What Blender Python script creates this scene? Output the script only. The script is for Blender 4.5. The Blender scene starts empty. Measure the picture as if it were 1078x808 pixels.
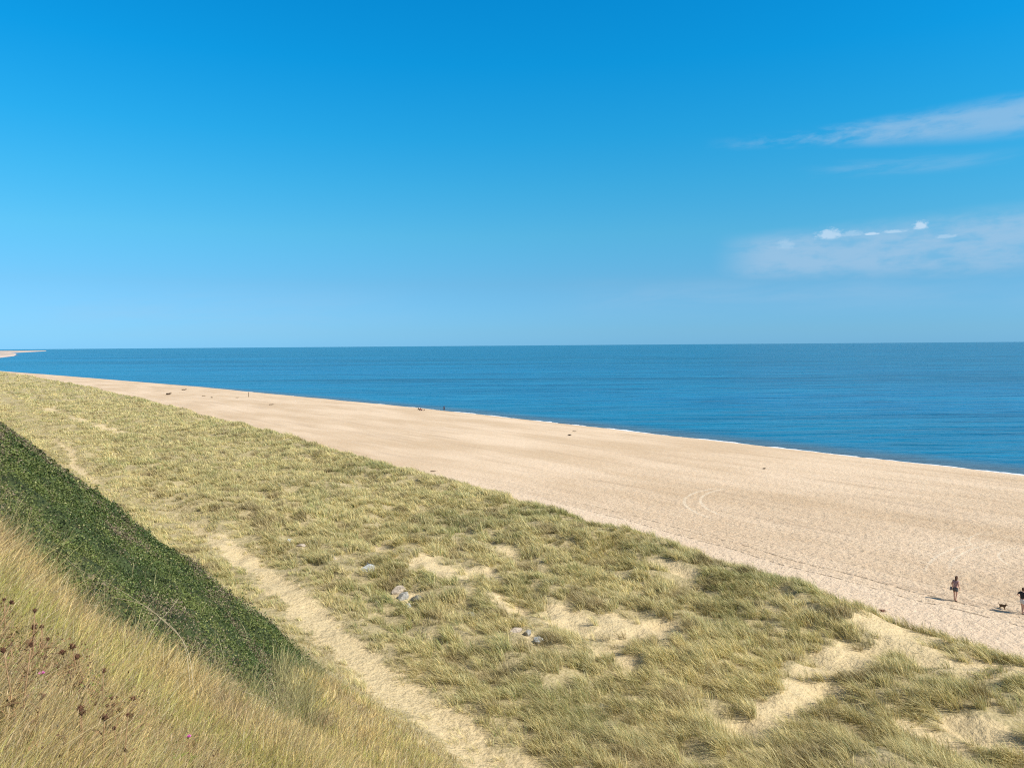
import bpy, bmesh, math, random
import numpy as np
from mathutils import Vector, Matrix

R = math.radians
random.seed(7)
rng = np.random.default_rng(11)
scene = bpy.context.scene
COL = scene.collection

# ------------------------------------------------------------------ camera, sky, sun, exposure
cam_data = bpy.data.cameras.new('camera')
cam_data.sensor_width = 36.0
cam_data.lens = 36.0 * 800.0 / 1078.0
cam_data.clip_start = 0.1
cam_data.clip_end = 200000.0
cam = bpy.data.objects.new('camera', cam_data)
COL.objects.link(cam)
cam.location = (0, 0, 17.0)
cam.matrix_world = (Matrix.Translation((0, 0, 17.0)) @ Matrix.Rotation(R(90 - 2.898), 4, 'X')
                    @ Matrix.Rotation(R(-0.425), 4, 'Z'))
scene.camera = cam

SUN_ELEV = R(43)
SUN_DIR = Vector((0.90 * math.cos(SUN_ELEV), -0.43 * math.cos(SUN_ELEV), math.sin(SUN_ELEV))).normalized()
sun_data = bpy.data.lights.new('sun', 'SUN')
sun_data.energy = 4.7
sun_data.angle = R(0.53)
sun_data.color = (1.0, 0.95, 0.86)
sun = bpy.data.objects.new('sun', sun_data)
COL.objects.link(sun)
sun.rotation_euler = SUN_DIR.to_track_quat('Z', 'Y').to_euler()

scene.view_settings.view_transform = 'Standard'
scene.view_settings.look = 'None'
scene.view_settings.exposure = 0.3
scene.view_settings.gamma = 1.0
scene.render.engine = 'CYCLES'
scene.cycles.max_bounces = 6
scene.cycles.diffuse_bounces = 2
scene.cycles.transmission_bounces = 3
scene.cycles.use_adaptive_sampling = True
scene.cycles.adaptive_threshold = 0.012
scene.cycles.use_denoising = False
scene.cycles.filter_width = 1.15


def nn(nt, t, **kw):
    n = nt.nodes.new(t)
    for k, v in kw.items():
        setattr(n, k, v)
    return n


def setin(nt, sock, v):
    if isinstance(v, bpy.types.NodeSocket):
        nt.links.new(v, sock)
    elif isinstance(v, (tuple, list)):
        if len(v) == 3 and len(sock.default_value) == 4:
            v = (*v, 1)
        sock.default_value = v
    else:
        sock.default_value = v


def M(nt, op, a, b=0.0, c=None, clamp=False):
    n = nn(nt, 'ShaderNodeMath', operation=op, use_clamp=clamp)
    setin(nt, n.inputs[0], a)
    setin(nt, n.inputs[1], b)
    if c is not None:
        setin(nt, n.inputs[2], c)
    return n.outputs[0]


def MR(nt, v, a, b, c=0.0, d=1.0, smooth=True):
    n = nn(nt, 'ShaderNodeMapRange', interpolation_type='SMOOTHSTEP' if smooth else 'LINEAR')
    for i, x in enumerate((v, a, b, c, d)):
        setin(nt, n.inputs[i], x)
    return n.outputs[0]


def MIX(nt, f, a, b, mode='MIX'):
    n = nn(nt, 'ShaderNodeMix', data_type='RGBA', blend_type=mode)
    setin(nt, n.inputs[0], f)
    setin(nt, n.inputs[6], a)
    setin(nt, n.inputs[7], b)
    return n.outputs[2]


def NOISE(nt, vec, scale, detail=4, rough=0.55, dist=0.0):
    n = nn(nt, 'ShaderNodeTexNoise')
    if vec is not None:
        nt.links.new(vec, n.inputs['Vector'])
    n.inputs['Scale'].default_value = scale
    n.inputs['Detail'].default_value = detail
    n.inputs['Roughness'].default_value = rough
    n.inputs['Distortion'].default_value = dist
    return n.outputs['Fac']


def XYZ(nt, x, y, z=0.0):
    n = nn(nt, 'ShaderNodeCombineXYZ')
    for i, v in enumerate((x, y, z)):
        setin(nt, n.inputs[i], v)
    return n.outputs[0]


world = bpy.data.worlds.new('World')
scene.world = world
world.use_nodes = True
wt = world.node_tree
wt.nodes.clear()
sky = nn(wt, 'ShaderNodeTexSky', sky_type='NISHITA')
sky.sun_disc = False
sky.sun_elevation = SUN_ELEV
sky.sun_rotation = math.atan2(SUN_DIR.x, SUN_DIR.y)
sky.altitude = 0
sky.air_density = 1.0
sky.dust_density = 0.1
sky.ozone_density = 3.0
tc = nn(wt, 'ShaderNodeTexCoord')
sp = nn(wt, 'ShaderNodeSeparateXYZ')
wt.links.new(tc.outputs['Generated'], sp.inputs[0])
az = M(wt, 'ARCTAN2', sp.outputs[0], sp.outputs[1])            # radians from +Y, clockwise
el = M(wt, 'ARCSINE', sp.outputs[2])
# sky tint: cyan low, deep blue above, warmth added in unseen zenith to brown shadows
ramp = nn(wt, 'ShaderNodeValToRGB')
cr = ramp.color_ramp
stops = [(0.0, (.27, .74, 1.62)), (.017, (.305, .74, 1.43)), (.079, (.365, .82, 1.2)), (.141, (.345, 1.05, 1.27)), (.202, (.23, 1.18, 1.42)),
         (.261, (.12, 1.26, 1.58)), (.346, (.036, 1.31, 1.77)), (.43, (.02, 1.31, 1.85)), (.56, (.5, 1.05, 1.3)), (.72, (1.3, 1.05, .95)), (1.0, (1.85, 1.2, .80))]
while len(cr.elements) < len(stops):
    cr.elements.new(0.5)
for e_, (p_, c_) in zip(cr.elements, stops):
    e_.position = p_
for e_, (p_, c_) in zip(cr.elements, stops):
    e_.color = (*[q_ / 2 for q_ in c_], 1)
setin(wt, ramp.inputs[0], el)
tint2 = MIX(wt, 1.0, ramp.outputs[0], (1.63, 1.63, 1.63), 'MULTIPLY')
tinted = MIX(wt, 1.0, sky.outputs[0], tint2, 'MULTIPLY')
# long thin cirrus lying nearly level in the lower sky
vec1 = XYZ(wt, M(wt, 'MULTIPLY', az, 5.0), M(wt, 'MULTIPLY', M(wt, 'SUBTRACT', el, M(wt, 'MULTIPLY', az, 0.03)), 34.0), 0.3)
n1 = NOISE(wt, vec1, 1.0, 7, 0.62, 0.4)
vec2 = XYZ(wt, M(wt, 'MULTIPLY', az, 26.0), M(wt, 'MULTIPLY', M(wt, 'SUBTRACT', el, M(wt, 'MULTIPLY', az, 0.04)), 70.0), 2.0)
n2 = NOISE(wt, vec2, 1.0, 6, 0.6, 0.2)


def band(c0, slope, half, a0, a1, a2=None, a3=None, soft=0.6, az0=0.27):
    """soft band round el = c0 + slope*(az-az0)"""
    e0 = M(wt, 'ADD', M(wt, 'MULTIPLY', M(wt, 'SUBTRACT', az, az0), slope), c0)
    d = M(wt, 'ABSOLUTE', M(wt, 'SUBTRACT', el, e0))
    if isinstance(half, tuple):
        hh = MR(wt, az, half[0], half[1], half[2], half[3])
    else:
        hh = half
    d = M(wt, 'DIVIDE', d, hh)
    b = MR(wt, d, 1.0, 1.0 - soft, 0.0, 1.0)
    return M(wt, 'MULTIPLY', b, MR(wt, az, a0, a1))


b1 = band(0.2440, -0.015, (0.26, 0.62, 0.010, 0.029), 0.24, 0.36, soft=0.8)
b2 = band(0.205, -0.02, 0.015, 0.34, 0.44, soft=1.0)
b2 = M(wt, 'MULTIPLY', b2, MR(wt, az, 0.62, 0.50))
b3 = band(0.106, 0.01, (0.26, 0.62, 0.036, 0.048), 0.25, 0.33, soft=0.7)
b4 = band(0.060, 0.0, 0.035, 0.0, 0.2, soft=1.0)
b4l = band(0.045, 0.0, 0.045, -0.75, -0.35, soft=1.0)
b4l = M(wt, 'MULTIPLY', b4l, MR(wt, az, -0.05, -0.35))
c1 = M(wt, 'MULTIPLY', b1, MR(wt, M(wt, 'ADD', M(wt, 'MULTIPLY', n1, 0.6), M(wt, 'MULTIPLY', n2, 0.4)), 0.36, 0.60, 0.0, 0.60))
c2 = M(wt, 'MULTIPLY', b2, MR(wt, n1, 0.42, 0.7, 0.0, 0.35))
c3 = M(wt, 'MULTIPLY', b3, MR(wt, M(wt, 'ADD', M(wt, 'MULTIPLY', n1, 0.45), M(wt, 'MULTIPLY', n2, 0.55)), 0.34, 0.58, 0.22, 0.72))
c4 = M(wt, 'MULTIPLY', M(wt, 'MAXIMUM', b4, b4l), MR(wt, n1, 0.3, 0.7, 0.05, 0.30))
cm = M(wt, 'MAXIMUM', M(wt, 'MAXIMUM', c1, c2), M(wt, 'MAXIMUM', c3, c4))
# little cumulus heads on top of the lower bank
pf = NOISE(wt, XYZ(wt, M(wt, 'MULTIPLY', az, 150.0), M(wt, 'MULTIPLY', el, 230.0), 5.0), 1.0, 4, 0.6)
cum = None
for (pa, pe, wa, we, k) in ((0.394, 0.1295, 0.015, 0.0088, 0.75), (0.418, 0.1290, 0.014, 0.0045, 0.35), (0.440, 0.1275, 0.009, 0.0022, 0.9),
                            (0.463, 0.1285, 0.014, 0.0026, 0.6), (0.4905, 0.1330, 0.0085, 0.0068, 0.9), (0.515, 0.119, 0.012, 0.003, 0.4),
                            (0.345, 0.120, 0.012, 0.008, 0.30)):
    dx = M(wt, 'DIVIDE', M(wt, 'SUBTRACT', az, pa), wa)
    dy = M(wt, 'DIVIDE', M(wt, 'SUBTRACT', el, pe), we)
    d = M(wt, 'SQRT', M(wt, 'ADD', M(wt, 'MULTIPLY', dx, dx), M(wt, 'MULTIPLY', dy, dy)))
    d = M(wt, 'ADD', d, M(wt, 'MULTIPLY', M(wt, 'SUBTRACT', pf, 0.5), 2.0))
    flatb = MR(wt, dy, -0.75, -0.35)
    m = M(wt, 'MULTIPLY', MR(wt, d, 1.15, 0.35, 0.0, k), flatb)
    cum = m if cum is None else M(wt, 'MAXIMUM', cum, m)
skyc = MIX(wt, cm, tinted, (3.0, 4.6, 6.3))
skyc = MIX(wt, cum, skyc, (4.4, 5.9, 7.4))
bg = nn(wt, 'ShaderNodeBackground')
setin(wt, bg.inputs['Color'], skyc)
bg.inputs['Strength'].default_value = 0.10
wo = nn(wt, 'ShaderNodeOutputWorld')
wt.links.new(bg.outputs[0], wo.inputs[0])

# ------------------------------------------------------------------ lie of the land
# u runs from the cliff top out to sea, v runs along the coast, both in metres
UX, UY = 0.78, 0.6258
SEA = -3.5


def to_uv(x, y):
    return UX * x + UY * y, -UY * x + UX * y


def to_xy(u, v):
    return UX * u - UY * v, UY * u + UX * v


_perm = np.random.default_rng(5).permutation(4096)
_ga = np.random.default_rng(6).uniform(0, 2 * np.pi, 4096)
_gx, _gy = np.cos(_ga), np.sin(_ga)


def perlin(x, y):
    xi = np.floor(x).astype(np.int64)
    yi = np.floor(y).astype(np.int64)
    fx, fy = x - xi, y - yi

    def g(ix, iy):
        return _perm[(_perm[ix & 4095] + iy) & 4095]
    sx, sy = fx * fx * fx * (fx * (fx * 6 - 15) + 10), fy * fy * fy * (fy * (fy * 6 - 15) + 10)
    r = []
    for dx, dy in ((0, 0), (1, 0), (0, 1), (1, 1)):
        h = g(xi + dx, yi + dy)
        r.append(_gx[h] * (fx - dx) + _gy[h] * (fy - dy))
    a = r[0] + sx * (r[1] - r[0])
    b = r[2] + sx * (r[3] - r[2])
    return 1.4 * (a + sy * (b - a))


def fbm(x, y, octv=3, gain=0.5):
    s, a, f = 0.0, 1.0, 1.0
    for i in range(octv):
        s = s + a * perlin(x * f + 17.3 * i, y * f - 9.1 * i)
        a *= gain
        f *= 2.03
    return s


def sstep(x, a, b):
    t = np.clip((x - a) / (b - a), 0, 1)
    return t * t * (3 - 2 * t)


COAST = np.array([(-800, 150), (-200, 138), (0, 134.5), (41, 133.9), (100, 133.3), (199, 133.4), (250, 129.9), (379, 120.2), (555, 97.5), (667, 80),
                  (800, 58), (1000, 30), (1300, 18), (1700, 70), (2110, 168), (2700, 262), (3540, 352), (3720, 335), (4300, 360), (5200, 520),
                  (8300, 1066), (8800, 1040), (12000, -400), (30000, -9000)], float)
DUNE = np.array([(-800, 44), (0, 45), (14, 46), (28, 48.2), (40, 49.7), (50, 51), (70, 52.6), (97, 53.2), (139, 56.2), (270, 61.0), (376, 62.4), (525, 61.5), (620, 58), (800, 50),
                 (1000, 20), (1300, 5), (1700, 30), (2110, 60), (12000, 200), (30000, -9500)], float)


def u_coast(v):
    return np.interp(v, COAST[:, 0], COAST[:, 1]) + 0.8 * perlin(v / 23.0, v * 0 + 3.3) * (v < 900) + 0.25 * perlin(v / 7.0, v * 0 + 1.3)


def u_dune(v):
    return np.interp(v, DUNE[:, 0], DUNE[:, 1]) + 1.0 * perlin(v / 9.0, v * 0 + 7.7) + 0.5 * perlin(v / 3.1, v * 0 + 1.7)


PATH = np.array([(-60, 15), (10, 16.6), (23.3, 17.25), (25.5, 17.5), (29.0, 17.7), (34, 18.1), (40, 18.7), (46.5, 19.4), (53.5, 20.0), (62, 20.6), (72, 20.4), (80, 20.8), (90, 19.0),
                 (103, 18.1), (122, 18.3), (139, 20.9), (171, 20.7), (200, 22), (260, 26), (1000, 26)], float)
# bare sand hollows: centre u, v, half-sizes, strength
BARE = [(30.0, 46.5, 1.5, 3.6, 1), (31.6, 43.5, 1.3, 2.2, .8), (29.8, 55.5, .9, 4.0, .75), (29.2, 36.5, .8, 2.0, .85), (30.6, 33.0, 1.4, 2.4, 1), (31.8, 30.0, 1.7, 2.2, 1),
        (33.4, 28.2, 1.5, 1.9, 1), (28.9, 27.3, .8, 1.6, .75), (42.2, 35.0, .7, 2.6, .85), (43.0, 19.4, 2.3, 2.2, 1), (38.5, 19.3, 2.2, 1.5, 1), (36.0, 19.7, 1.8, 1.0, 1),
        (33.2, 18.9, 1.8, .95, 1), (30.8, 18.6, 1.6, 1.0, 1), (27.8, 18.5, 1.5, 1.1, .95), (41.2, 16.1, 1.2, 2.8, 1), (42.3, 13.2, 1.1, 2.8, .95), (34.9, 11.6, .9, 1.8, 1), (33.2, 13.4, .6, 1.6, .8),
        (24.0, 12, 1.5, 2.0, .8), (22, 14, 1.3, 2.5, .7), (32.0, 172, 1.6, 11, .95), (31.3, 197, 1.3, 11, .9), (30.8, 232, 1.6, 15, .95), (34.5, 158, 1.2, 8, .7),
        (44, 120, 1.0, 7, .55), (25, 92, .7, 4, .6), (46, 62, .7, 3, .5), (37, 48, .6, 3, .6), (22.5, 36, .5, 2, .5), (33, 250, 1.2, 12, .6), (40, 80, .7, 4, .5),
        (25.7, 48.6, .7, .8, .9), (25.1, 42.4, .8, 1.5, .8), (25.3, 61.8, .6, 1.3, .8), (25.2, 53.6, .5, .8, .7), (26.4, 36.9, .5, .6, .7), (26.8, 32.6, .5, 1.2, .7), (26.0, 30.1, .5, 1.2, .5), (24.6, 24.0, .3, .4, .6)]


def bare(u, v):
    w = 0.55 * perlin(u / 1.6, v / 1.6) + 0.3 * perlin(u / 0.6 + 9, v / 0.6)
    pu = np.interp(v, PATH[:, 0], PATH[:, 1])
    half = np.interp(v, [0, 22, 35, 60, 85, 300], [1.4, 1.4, 1.1, 0.95, 0.55, 0.4])
    w2 = 0.5 * perlin(u / 3.0 + 40, v / 4.0)
    m = 1 - sstep(np.abs(u - pu) / half + w * 1.0 + w2, 0.45, 1.7)
    m = m * np.interp(v, [22, 27, 33, 60, 75, 100, 112, 150, 185], [.62, .8, 1, 1, .45, .35, .9, .7, .1])
    for cu, cv, hu, hv, k in BARE:
        d = np.sqrt(((u - cu) / hu) ** 2 + ((v - cv) / hv) ** 2)
        m = np.maximum(m, k * (1 - sstep(d + w * 1.0, 0.5, 1.65)))
    return m


def bramble(u, v):
    """1 where the green thicket covers the cliff face"""
    vb = np.interp(u, [0, 1.06, 2.0, 3.1, 5.5, 8.0, 12.0, 15.5, 17, 19], [16, 13.0, 10.2, 9.6, 12.6, 18.5, 26, 34, 37, 60])
    e = 0.9 * perlin(u / 1.7, v / 2.6) + 0.5 * perlin(u / .7, v / .9) + 1.3 * perlin(v / 6.0, v * 0 + 2.2) + 0.7 * perlin(v / 15.0, v * 0 + 8.2)
    a = sstep(v + 1.5 * e, vb - 0.4, vb + 2.2)
    top = np.interp(v, [0, 40, 60, 120, 200, 800], [15.6, 15.6, 16.0, 16.0, 15.8, 15.5])
    b = 1 - sstep(u + 0.75 * e, top - 1.2, top + 0.8)
    c = sstep(u, -6.0, -1.0)
    return a * b * c


def terrain(x, y, detail=True):
    x = np.asarray(x, float)
    y = np.asarray(y, float)
    u, v = to_uv(x, y)
    uc, ud = u_coast(v), u_dune(v)
    uc = np.maximum(uc, ud + 12)
    W = uc - ud
    a = (u - ud) / W
    ac = np.clip(a, 0, 1.0)
    zb = -0.5 * ac - 3.0 * ac ** 4.5 - 7.0 * np.clip(a - 1, 0, 0.6) * (W / 80) - 0.02 * np.clip(u - uc, 0, 400)
    berm = 0.10 * perlin(u / 14.0, v / 40.0) * np.clip(1 - a, 0, 1) * sstep(a, 0, 0.2)
    z = zb + berm
    # dune belt
    inl = sstep(ud - u, -0.3, 3.2)
    h = 0.72 + 0.55 * fbm(u / 8.0, v / 11.0, 2) + 0.30 * fbm(u / 2.3 + 4, v / 2.9, 2)
    h = h + 0.25 * np.exp(-((u - ud + 4.0) / 3.2) ** 2) * (0.7 + 0.6 * perlin(v / 13.0, v * 0 + .4))
    flat = sstep(u, 22.0, 16.5)
    h = h * (1 - flat) + (0.5 + 0.10 * perlin(u / 3, v / 3)) * flat
    br = bare(u, v)
    h = h - br * 0.16 * (1 - 0.6 * flat)
    h = np.maximum(h, 0.05)
    z = z * (1 - inl) + h * inl
    # cliff face
    slope = 0.876
    face = 0.5 + (17.0 - u) * slope
    top = 15.4 + 1.2 * (1 - np.exp(np.minimum(u, 0) / 3.0))
    face = np.where(u < 0, top, face)
    face = face + (0.35 * fbm(u / 5.0 + 3, v / 7.0, 2)) * sstep(u, 0.5, 4) * sstep(17.5 - u, 0, 3)
    bm = bramble(u, v)
    face = face - (0.50 + 0.30 * bm) * sstep(u, -1.0, 2.0) * sstep(19 - u, 0, 2)
    k = 0.55
    z0 = z
    z = np.where(u < 26, np.logaddexp(z0 / k, face / k) * k - k * 0.06, z0)
    z = np.where(u < 12, np.maximum(z, face), z)
    # far land keeps a low profile, well above the water
    far = sstep(v, 900, 1500)
    lowland = np.where(u < uc - 6, SEA + 5.2 + 1.2 * perlin(v / 260.0, u / 200.0), SEA - 4)
    lowland = np.where(u >= uc - 6, SEA + (uc - u) * 0.85, lowland)
    lowland = np.maximum(lowland, SEA - 8)
    z = z * (1 - far) + lowland * far
    if detail:
        beach = sstep(u - ud, -1, 1.5) * (1 - far) * sstep(uc - u, 1, 6)
        z = z + beach * (0.035 * perlin(x / 0.9, y / 0.9) + 0.018 * perlin(x / 0.37, y / 0.37)) * sstep(120 - v, 0, 60)
        z = z + beach * 0.05 * perlin(u / 3.1, v / 14.0)
    return z


# ==== end of terrain functions
def simple(name, c, rough=0.8, vary=0.0, scale=8.0, spec=0.2):
    m = bpy.data.materials.new(name)
    m.use_nodes = True
    nt = m.node_tree
    b = nt.nodes['Principled BSDF']
    b.inputs['Roughness'].default_value = rough
    b.inputs['Specular IOR Level'].default_value = spec
    if vary:
        t = nn(nt, 'ShaderNodeTexCoord')
        f = NOISE(nt, t.outputs['Object'], scale, 5, 0.6)
        f = MR(nt, f, 0.3, 0.7)
        col = MIX(nt, f, tuple(x * (1 - vary) for x in c), tuple(min(1, x * (1 + vary)) for x in c))
        setin(nt, b.inputs['Base Color'], col)
    else:
        b.inputs['Base Color'].default_value = (*c, 1)
    return m


def link_mesh(name, me, mat=None, parent=None, kind=None, label=None, cat=None, group=None):
    o = bpy.data.objects.new(name, me)
    COL.objects.link(o)
    if mat is not None:
        me.materials.append(mat)
    if parent is not None:
        o.parent = parent
    tag(o, label, cat, group, kind)
    return o


def tag(o, label=None, cat=None, group=None, kind=None):
    if label: o['label'] = label
    if cat: o['category'] = cat
    if group: o['group'] = group
    if kind: o['kind'] = kind
    return o


def np_mesh(name, verts, loops, counts, smooth=True, attrs=None):
    """verts (n,3); loops flat vertex indices; counts per polygon"""
    me = bpy.data.meshes.new(name)
    me.vertices.add(len(verts))
    me.vertices.foreach_set('co', np.ascontiguousarray(verts, dtype=np.float32).ravel())
    me.loops.add(len(loops))
    me.loops.foreach_set('vertex_index', np.ascontiguousarray(loops, dtype=np.int32))
    me.polygons.add(len(counts))
    starts = np.concatenate(([0], np.cumsum(counts)[:-1])).astype(np.int32)
    me.polygons.foreach_set('loop_start', starts)
    me.polygons.foreach_set('loop_total', np.ascontiguousarray(counts, dtype=np.int32))
    me.polygons.foreach_set('use_smooth', np.full(len(counts), smooth, dtype=bool))
    me.update(calc_edges=True)
    for k, (typ, dat) in (attrs or {}).items():
        at = me.attributes.new(k, typ, 'POINT')
        if typ == 'FLOAT':
            at.data.foreach_set('value', np.ascontiguousarray(dat, dtype=np.float32))
        else:
            at.data.foreach_set('color', np.ascontiguousarray(dat, dtype=np.float32).ravel())
    return me


# ------------------------------------------------------------------ ground material
def ground_material():
    m = bpy.data.materials.new('sand_and_soil')
    m.use_nodes = True
    nt = m.node_tree
    b = nt.nodes['Principled BSDF']
    b.inputs['Roughness'].default_value = 0.95
    b.inputs['Specular IOR Level'].default_value = 0.1
    geo = nn(nt, 'ShaderNodeNewGeometry')
    P = geo.outputs['Position']
    s = nn(nt, 'ShaderNodeSeparateXYZ')
    nt.links.new(P, s.inputs[0])
    x, y, z = s.outputs
    u = M(nt, 'ADD', M(nt, 'MULTIPLY', x, UX), M(nt, 'MULTIPLY', y, UY))
    v = M(nt, 'SUBTRACT', M(nt, 'MULTIPLY', y, UX), M(nt, 'MULTIPLY', x, UY))
    veg = nn(nt, 'ShaderNodeAttribute', attribute_name='veg').outputs['Fac']
    far = nn(nt, 'ShaderNodeAttribute', attribute_name='farland').outputs['Fac']
    big = NOISE(nt, XYZ(nt, M(nt, 'MULTIPLY', u, 0.10), M(nt, 'MULTIPLY', v, 0.030)), 1.0, 5, 0.6)
    mid = NOISE(nt, P, 0.9, 4, 0.6)
    fine = NOISE(nt, P, 5.5, 5, 0.7)
    grit = NOISE(nt, P, 14.0, 3, 0.7)
    sand = MIX(nt, MR(nt, big, 0.30, 0.70), (0.58, 0.415, 0.260), (0.75, 0.57, 0.395))
    sand = MIX(nt, MR(nt, mid, 0.35, 0.75, 0, 0.35), sand, (0.64, 0.51, 0.35))
    tramp = MR(nt, M(nt, 'ADD', v, M(nt, 'MULTIPLY', u, 0.35)), 150.0, 45.0, 0.12, 1.0)
    pit = NOISE(nt, P, 3.1, 3, 0.75)
    sand = MIX(nt, M(nt, 'MULTIPLY', tramp, MR(nt, pit, 0.55, 0.68, 0, 0.50)), sand, (0.33, 0.24, 0.15))
    # faint brown drift lines that run along the beach
    st = NOISE(nt, XYZ(nt, M(nt, 'MULTIPLY', u, 0.55), M(nt, 'MULTIPLY', v, 0.035), 3.0), 1.0, 5, 0.6)
    sand = MIX(nt, MR(nt, st, 0.50, 0.74, 0, 0.42), sand, (0.37, 0.265, 0.175))
    # pebbles and shell bits
    vor = nn(nt, 'ShaderNodeTexVoronoi')
    nt.links.new(P, vor.inputs['Vector'])
    vor.inputs['Scale'].default_value = 5.0
    dots = MR(nt, vor.outputs['Distance'], 0.10, 0.26, 1.0, 0.0)
    sel = nn(nt, 'ShaderNodeSeparateColor')
    nt.links.new(vor.outputs['Color'], sel.inputs[0])
    dots = M(nt, 'MULTIPLY', dots, M(nt, 'GREATER_THAN', sel.outputs[0], 0.62))
    sand = MIX(nt, M(nt, 'MULTIPLY', M(nt, 'MULTIPLY', dots, tramp), 0.55), sand, (0.25, 0.18, 0.11))
    sand = MIX(nt, M(nt, 'MULTIPLY', tramp, MR(nt, fine, 0.53, 0.68, 0, 0.55)), sand, (0.30, 0.215, 0.135))
    sand = MIX(nt, M(nt, 'MULTIPLY', tramp, MR(nt, fine, 0.46, 0.24, 0, 0.5)), sand, (0.78, 0.66, 0.48))
    # wheel ruts running along the foot of the dunes
    wob = M(nt, 'MULTIPLY', M(nt, 'SUBTRACT', NOISE(nt, XYZ(nt, 0.0, M(nt, 'MULTIPLY', v, 0.05), 1.0), 1.0, 2), 0.5), 3.0)
    fru = M(nt, 'ADD', u, wob)

    def rut(u0, k, w=0.10):
        # curve u = u0 + k*(v-20)
        c = M(nt, 'ADD', M(nt, 'MULTIPLY', M(nt, 'SUBTRACT', v, 20.0), k), u0)
        d = M(nt, 'ABSOLUTE', M(nt, 'SUBTRACT', fru, c))
        return MR(nt, d, w, w * 0.4, 0.0, 1.0)
    ruts = M(nt, 'MAXIMUM', rut(51.9, 0.075, .14), rut(53.6, 0.078, .13))
    for u0, k, w in ((53.5, 0.078, .12), (54.4, 0.081, .1), (56.2, 0.07, .12), (58.9, 0.09, .10), (60.4, 0.092, .08), (63.1, 0.06, .1), (64.9, 0.061, .09), (70.1, 0.03, .1), (52.5, 0.073, .1)):
        ruts = M(nt, 'MAXIMUM', ruts, M(nt, 'MULTIPLY', rut(u0, k, w), 0.42))
    ruts = M(nt, 'MULTIPLY', ruts, MR(nt, v, 90.0, 40.0))
    ruts = M(nt, 'MULTIPLY', ruts, MR(nt, NOISE(nt, P, 1.6, 3), 0.40, 0.58))

    def ring(cu, cv, r, w, a0, a1):
        du = M(nt, 'SUBTRACT', u, cu)
        dv = M(nt, 'SUBTRACT', v, cv)
        d = M(nt, 'SQRT', M(nt, 'ADD', M(nt, 'MULTIPLY', du, du), M(nt, 'MULTIPLY', dv, dv)))
        ang = M(nt, 'ARCTAN2', dv, du)
        q = MR(nt, M(nt, 'ABSOLUTE', M(nt, 'SUBTRACT', d, r)), w, w * 0.5, 0.0, 1.0)
        q = M(nt, 'MULTIPLY', q, M(nt, 'MULTIPLY', MR(nt, ang, a0, a0 + 0.25), MR(nt, ang, a1, a1 - 0.25)))
        return q
    # turning circles left by a vehicle
    arcs = ring(73.9, 42.1, 12.96, 0.22, 1.35, 2.95)
    for a in ((75.4, 41.3, 12.82, 0.22, 1.40, 2.90), (66.7, 2.4, 23.36, 0.14, 1.25, 2.0), (68.2, 2.9, 21.84, 0.14, 1.25, 2.0),
              (70.1, 17.0, 5.95, 0.12, 1.1, 2.5), (74.0, 20.0, 6.5, 0.11, 1.3, 2.6)):
        arcs = M(nt, 'MAXIMUM', arcs, ring(*a))
    arcs = M(nt, 'MULTIPLY', arcs, MR(nt, NOISE(nt, P, 0.8, 3), 0.3, 0.5, 0.35, 1.0))
    inner = M(nt, 'ADD', M(nt, 'MULTIPLY', M(nt, 'SUBTRACT', v, 20.0), 0.075), 51.9)
    sand = MIX(nt, M(nt, 'MULTIPLY', MR(nt, M(nt, 'SUBTRACT', fru, inner), 0.8, -0.5), MR(nt, v, 110.0, 50.0, 0.0, 0.45)), sand, (0.78, 0.61, 0.44))
    sand = MIX(nt, M(nt, 'MULTIPLY', ruts, 0.80), sand, (0.26, 0.185, 0.115))
    sand = MIX(nt, M(nt, 'MULTIPLY', arcs, 0.40), sand, (0.84, 0.72, 0.54))
    # wet strip by the water
    wet = MR(nt, M(nt, 'ADD', z, M(nt, 'MULTIPLY', M(nt, 'SUBTRACT', mid, 0.5), 0.15)), SEA + 0.42, SEA + 0.16, 0.0, 1.0)
    wet = M(nt, 'MULTIPLY', wet, M(nt, 'SUBTRACT', 1.0, far))
    sand = MIX(nt, wet, sand, (0.21, 0.165, 0.12))
    # litter under the vegetation
    lit = MIX(nt, MR(nt, fine, 0.35, 0.7), (0.52, 0.42, 0.24), (0.36, 0.30, 0.15))
    pale = MIX(nt, MR(nt, fine, 0.4, 0.7), (0.69, 0.545, 0.315), (0.58, 0.455, 0.255))
    land = MR(nt, nn(nt, 'ShaderNodeAttribute', attribute_name='inland').outputs['Fac'], 0.2, 0.8)
    sand = MIX(nt, land, sand, pale)
    col = MIX(nt, MR(nt, M(nt, 'ADD', veg, M(nt, 'MULTIPLY', M(nt, 'SUBTRACT', fine, 0.5), 0.5)), 0.25, 0.7), sand, lit)
    farc = MIX(nt, MR(nt, z, SEA + 0.4, SEA + 4.5), (0.62, 0.47, 0.40), (0.52, 0.42, 0.34))
    col = MIX(nt, far, col, farc)
    setin(nt, b.inputs['Base Color'], col)
    setin(nt, b.inputs['Roughness'], M(nt, 'SUBTRACT', 0.95, M(nt, 'MULTIPLY', wet, 0.45)))
    h = M(nt, 'ADD', M(nt, 'MULTIPLY', fine, 0.13), M(nt, 'MULTIPLY', grit, 0.02))
    h = M(nt, 'ADD', h, M(nt, 'MULTIPLY', NOISE(nt, P, 2.0, 2, 0.6), 0.24))
    h = M(nt, 'SUBTRACT', h, M(nt, 'MULTIPLY', ruts, 0.10))
    h = M(nt, 'SUBTRACT', h, M(nt, 'MULTIPLY', dots, 0.02))
    bump = nn(nt, 'ShaderNodeBump')
    setin(nt, bump.inputs['Strength'], M(nt, 'MULTIPLY', 0.8, M(nt, 'MAXIMUM', M(nt, 'MAXIMUM', tramp, 0.35), land)))
    bump.inputs['Distance'].default_value = 1.0
    setin(nt, bump.inputs['Height'], h)
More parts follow.
